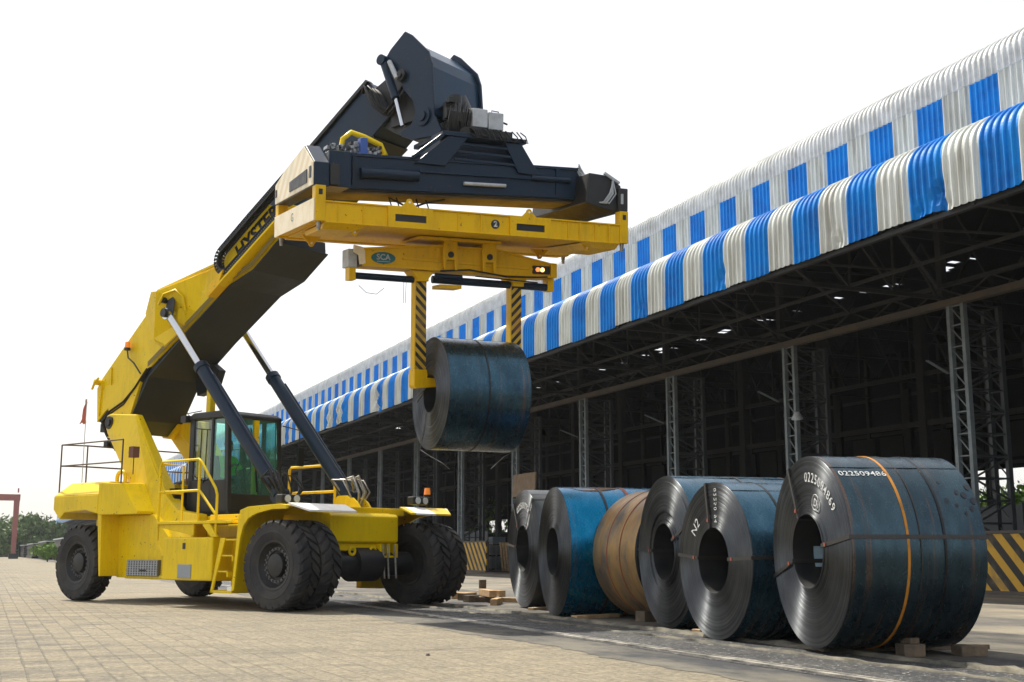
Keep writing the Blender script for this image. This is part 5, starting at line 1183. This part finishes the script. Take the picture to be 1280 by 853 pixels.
# crates, pallet, board
def crate(x, y, z, w_, d, h_, lab, m='crate', yaw=0):
    r = empty('crate', (x, y, z), (0, 0, yaw)); tag(r, lab, 'crate', 'grey crates stacked under the shed edge')
    MB().bb(-w_ / 2, w_ / 2, -d / 2, d / 2, .06, h_).build('crate_body', m, r, bevel=.02)
    s_ = MB()
    for k in (-.42, 0, .42): s_.bb(-w_ / 2 - .03, -w_ / 2 + .0, k * d - .06, k * d + .06, .0, h_)
    for k in (.15, .85): s_.bb(-w_ / 2 - .028, -w_ / 2 + .0, -d / 2, d / 2, k * h_ - .04, k * h_ + .04)
    s_.build('crate_batten', 'grey', r); return r
crate(27.8, 66, .014, 1.0, 1.6, .75, 'blue grey crate at the bottom of the stack beside the striped barrier')
crate(27.8, 65.9, .80, 1.0, 1.55, .62, 'blue grey crate in the middle of the stack beside the striped barrier')
crate(27.8, 66.4, 1.44, .8, .7, .45, 'small crate on top of the stack beside the striped barrier')
pr_ = empty('wooden_pallet', (26.35, 61.2, .012), (0, radians(-8), radians(25))); tag(pr_, 'pale wooden pallet leaning upright beside the grey crates', 'pallet')
q = MB()
for k in range(5): q.bb(-.02, .02, -.42 + k * .20, -.28 + k * .20, 0, 1.55)
q.build('pallet_board', 'wood', pr_)
q = MB()
for z in (.1, .75, 1.4): q.bb(.02, .10, -.45, .5, z, z + .1)
q.build('pallet_bearer', 'wood', pr_)
bo = MB().bb(-.04, .04, -1.35, 1.35, 0, 1.1).build('plywood_sign', 'board', None, bevel=.01); bo.location = (23.85, 53.6, 3.7); bo.rotation_euler = (0, radians(3), 0); tag(bo, 'weathered plywood board fixed to a column above the leftmost coil', 'board')

# ------------------------------------------------------------------ driver
def person():
    r = empty('person'); 
    me = bpy.data.meshes.new('body')
    J = [((0, 0, 0), .13), ((0, 0, .22), .125), ((0, 0, .42), .14), ((0, 0, .52), .06), ((0, 0, .60), .055),
         ((0, .17, .46), .065), ((.14, .22, .24), .045), ((.38, .14, .30), .032), ((0, -.17, .46), .065), ((.14, -.22, .24), .045), ((.38, -.14, .30), .032),
         ((.06, .10, -.02), .09), ((.46, .12, .02), .065), ((.56, .12, -.38), .045), ((.68, .12, -.42), .04), ((.06, -.10, -.02), .09), ((.46, -.12, .02), .065), ((.56, -.12, -.38), .045), ((.68, -.12, -.42), .04),
         ((.01, 0, .70), .095), ((.02, 0, .80), .085)]
    Ed = [(0, 1), (1, 2), (2, 3), (3, 4), (2, 5), (5, 6), (6, 7), (2, 8), (8, 9), (9, 10), (0, 11), (11, 12), (12, 13), (13, 14), (0, 15), (15, 16), (16, 17), (17, 18), (4, 19), (19, 20)]
    me.from_pydata([j[0] for j in J], Ed, []); o = bpy.data.objects.new('body', me); S.collection.objects.link(o)
    sk = o.modifiers.new('skin', 'SKIN'); 
    for i, (p, rad) in enumerate(J): me.skin_vertices[0].data[i].radius = (rad, rad)
    me.skin_vertices[0].data[0].use_root = True
    o.modifiers.new('sub', 'SUBSURF').levels = 2; o.modifiers['sub'].render_levels = 2
    dg = bpy.context.evaluated_depsgraph_get(); m2 = bpy.data.meshes.new_from_object(o.evaluated_get(dg)); bpy.data.objects.remove(o)
    for k in ('hivis', 'skin', 'denim'): m2.materials.append(M[k])
    for p in m2.polygons:
        c_ = p.center; p.use_smooth = True
        p.material_index = 2 if c_.z < .02 or (c_.x > .2 and c_.z < .15) else (1 if c_.z > .53 or c_.x > .30 else 0)
    b = bpy.data.objects.new('body', m2); S.collection.objects.link(b); b.parent = r
    # hands, face, hair
    for s_ in (-1, 1):
        hnd = MB(); hnd.box((.41, s_ * .14, .30), (.07, .07, .03))
        for f_ in range(4): y = s_ * .14 - .028 + f_ * .0185; hnd.tube([(.44, y, .305), (.475, y, .31), (.49, y, .29), (.478, y, .272)], .009, 6)
        hnd.tube([(.40, s_ * .14 - s_ * .03, .30), (.43, s_ * .14 - s_ * .055, .31), (.455, s_ * .14 - s_ * .045, .315)], .01, 6)
        hnd.build('hand', 'skin', r, smooth=60)
    MB().tube([(.10, 0, .75), (.125, 0, .72), (.115, 0, .705)], .012, 6).build('nose', 'skin', r, smooth=60)
    hr = MB(); 
    for j in range(5):
        pass
    hr.lathe([(0, .001), (.02, .05), (.05, .082), (.10, .098), (.14, .098)], 20)
    h_ = hr.build('hair', 'hair', r, smooth=60); h_.rotation_euler = (0, radians(100), 0); h_.location = (.0, 0, .895)
    vst = MB(); vst.lathe([(0, .15), (.2, .152), (.36, .17), (.44, .12)], 20)
    v_ = vst.build('vest', 'hivis', r, smooth=60); v_.rotation_euler = (0, radians(-90), 0); v_.location = (0, 0, .05); v_.scale = (1, 1.1, 1)
    for s_ in (-1, 1): MB().cyl((.088, s_ * .035, .775), (.098, s_ * .035, .775), .012, n=10).build('eye', 'black', r)
    return r
pn = person(); pn.matrix_world = VM @ Matrix.Translation((-4.30, 0, 2.66)); tag(pn, 'driver in bright green vest sitting in the cab with hands on the wheel', 'person')

# ------------------------------------------------------------------ trees and distance
M['leaf'] = mat('leaf_green', (.055, .11, .02), .6, col2=(.10, .17, .03), nscale=.8)
M['leaf2'] = mat('leaf_bright_green', (.10, .20, .02), .6, col2=(.17, .28, .04), nscale=1.2)
M['bark'] = mat('bark', (.08, .06, .045), .9)
def tree(x, y, H, Wd, label, seed, leaf='leaf', n=2600, ls=.30, group='trees beyond the yard', name='broadleaf_tree', cat='tree', low=False):
    rnd = random.Random(seed); r = empty(name, (x, y, 0)); tag(r, label, cat, group)
    t = MB(); top = H * .55; t.cyl((0, 0, 0), (rnd.uniform(-.2, .2), 0, top), H * .035, H * .015, 8); cl_ = []
    for k in range(9):
        a = rnd.uniform(0, 2 * pi); z0 = H * rnd.uniform(.22, .5); q = Vector((cos(a) * Wd * .33 * rnd.uniform(.4, 1), sin(a) * Wd * .33 * rnd.uniform(.4, 1), H * rnd.uniform(.5, .85)))
        t.cyl((0, 0, z0), q, H * .012, H * .004, 6); cl_.append((q, rnd.uniform(.18, .3) * Wd))
    for k in range(8):
        a = rnd.uniform(0, 2 * pi); rr_ = Wd * .42 * rnd.random() ** .5; cl_.append((Vector((cos(a) * rr_, sin(a) * rr_, H * rnd.uniform(.38, .88))), rnd.uniform(.12, .24) * Wd))
    if low:
        for k in range(12): a = rnd.uniform(0, 2 * pi); cl_.append((Vector((cos(a) * Wd * .4, sin(a) * Wd * .3, H * rnd.uniform(.12, .4))), rnd.uniform(.12, .2) * Wd))
    t.build('trunk', 'bark', r, smooth=60)
    c_ = MB()
    for k in range(n):
        q, rad = rnd.choice(cl_); d = Vector((rnd.gauss(0, 1), rnd.gauss(0, 1), rnd.gauss(0, .8))).normalized() * rad * rnd.random() ** .35
        p = q + d; s_ = ls * rnd.uniform(.6, 1.4); e = Euler((rnd.uniform(0, 6), rnd.uniform(0, 6), rnd.uniform(0, 6))).to_matrix()
        c_.add([p + e @ Vector(v) for v in ((-s_, 0, 0), (0, -s_ * .5, 0), (s_, 0, 0), (0, s_ * .5, 0))], [(0, 1, 2, 3)])
    c_.build('crown', leaf, r); return r
names = ['tree at the far left edge behind the red gantry girder', 'rounded tree just left of the red gantry leg', 'tree right behind the red gantry leg', 'bushy tree just right of the red gantry leg', 'broad tree between the gantry leg and the end of the shed', 'low tree touching the far tip of the shed']
for i, (x, y, H, Wd) in enumerate(((.3, 236, 6.2, 9), (3.6, 232, 5.8, 8), (5.2, 240, 7.0, 8), (7.0, 236, 7.3, 8), (9.2, 240, 6.6, 8), (11.2, 250, 6.0, 8))):
    tree(x, y, H, Wd, names[i], 30 + i, ls=.34, n=3600, low=True)
hg = MB(); rnd = random.Random(90)
for k in range(5000):
    p = Vector((rnd.uniform(-30, 13.5), 246 + rnd.uniform(-2, 4), rnd.random() ** 1.3 * (2.7 + .9 * sin(k % 40)))); e = Euler((rnd.uniform(0, 6), rnd.uniform(0, 6), rnd.uniform(0, 6))).to_matrix(); z_ = rnd.uniform(.25, .6)
    hg.add([p + e @ Vector(v) for v in ((-z_, 0, 0), (0, -z_ * .5, 0), (z_, 0, 0), (0, z_ * .5, 0))], [(0, 1, 2, 3)])
tag(hg.build('far_undergrowth', 'leaf'), 'dark green undergrowth massed under the trees at the far end of the yard', 'undergrowth', kind='stuff')
for i, (x, y, H, Wd) in enumerate(((67, 60.5, 5.5, 7), (69, 66.5, 5.2, 7), (73, 63, 6.0, 8))):
    tree(x, y, H, Wd, ['bright green tree glimpsed through the shed opening at the right edge', 'bright tree left of the one seen through the shed opening', 'taller bright tree behind the shed opening'][i], 50 + i, 'leaf2', 4200, .22, 'trees behind the shed')
tree(64, 144, 9, 11, 'tree showing as a green speck through the far shed opening', 60, 'leaf2', 2500, .3, 'trees behind the shed')
bs = tree(5.75, 128, 1.55, 2.6, 'small yellow green bush by the stacks at the left', 70, 'leaf2', 1500, .16, None, 'bush', 'bush')
# gantry crane
gc = empty('gantry_crane', (0, 180, 0)); tag(gc, 'dull red gantry crane standing far away at the left', 'crane')
MB().loft([(3.4, 0, .0), (3.95, 0, .0), (3.95, .9, .0), (3.4, .9, .0)], [(3.3, 0, 8.0), (4.05, 0, 8.0), (4.05, .9, 8.0), (3.3, .9, 8.0)]).build('gantry_leg', 'dullred', gc)
MB().loft([(-26, 0, .0), (-25, 0, .0), (-25, .9, .0), (-26, .9, .0)], [(-26, 0, 8.0), (-25, 0, 8.0), (-25, .9, 8.0), (-26, .9, 8.0)]).build('gantry_leg', 'dullred', gc)
MB().bb(-28, 4.1, -.1, 1.0, 7.9, 8.75).build('gantry_girder', 'dullred', gc)
MB().bb(3.7, 3.9, .3, .5, 9.0, 9.6).build('gantry_lamp', 'dullred', gc)
MB().bb(3.1, 4.3, -.6, 1.5, 0, .7).build('gantry_bogie', 'blackmetal', gc)
# far stacks of dark plate along the track
gs2 = 'dark stacks far down the yard'
lab2 = ['low dark steel stack farthest down the yard', 'dark steel stack in the middle of the far row', 'taller dark stack nearest in the far row behind the bush', 'dark stack half hidden behind the rear wheel']
for i, (x, y, h_, l) in enumerate(((7.2, 222, 1.9, 26), (7.6, 194, 2.0, 24), (8.2, 168, 2.15, 22), (8.8, 142, 2.3, 20))):
    r = empty('plate_stack', (x, y, 0)); tag(r, lab2[i], 'steel stack', gs2)
    b = MB(); rnd = random.Random(i)
    for k in range(6): b.bb(-1.4 + rnd.uniform(-.1, .1), 1.4, -l / 2 + rnd.uniform(0, 1), l / 2, k * h_ / 6 + .02, (k + 1) * h_ / 6)
    b.build('plate_bundle', 'blackmetal', r)
    MB().bb(-1.5, 1.5, -l / 2, l / 2, h_, h_ + .12).build('plate_cover', 'grey', r)
# small stones and litter
rnd = random.Random(77)
stones = [((2.1, 9.6), 'largest of the small dark stones, at the bottom edge of the photo left of centre'), ((4.4, 12.4), 'small dark stone on the pavers right of the front wheel shadow'), ((-1.0, 9.9), 'small dark stone on the clearly jointed pavers at the lower left'), ((-.35, 16.2), 'tiny dark stone on the pavers in front of the rear wheel')]
for i, ((x, y), slab) in enumerate(stones):
    b = MB(); n = 7; s_ = rnd.uniform(.018, .04)
    b.loft([(s_ * cos(2 * pi * k / n) * rnd.uniform(.7, 1.2), s_ * sin(2 * pi * k / n) * rnd.uniform(.7, 1.2), 0) for k in range(n)], [(s_ * .5 * cos(2 * pi * k / n) * rnd.uniform(.7, 1.2), s_ * .5 * sin(2 * pi * k / n) * rnd.uniform(.7, 1.2), s_ * .7) for k in range(n)])
    o = b.build('stone', 'stone', None); o.location = (x, y, .0); tag(o, slab, 'stone', 'small stones on the pavers')

# thin haze over the whole yard
hz = MB().bb(-700, 1200, -60, 900, -1, 24).build('haze', 'black'); tag(hz, kind='stuff', label='thin pale haze hanging over the yard', cat='haze')
hm_ = bpy.data.materials.new('haze_air'); hm_.use_nodes = True; t = hm_.node_tree; t.nodes.clear()
pv = t.nodes.new('ShaderNodeVolumePrincipled'); pv.inputs['Density'].default_value = .0002; pv.inputs['Color'].default_value = (.9, .95, 1, 1); pv.inputs['Anisotropy'].default_value = .2
mo = t.nodes.new('ShaderNodeOutputMaterial'); t.links.new(pv.outputs[0], mo.inputs['Volume'])
hz.data.materials.clear(); hz.data.materials.append(hm_)
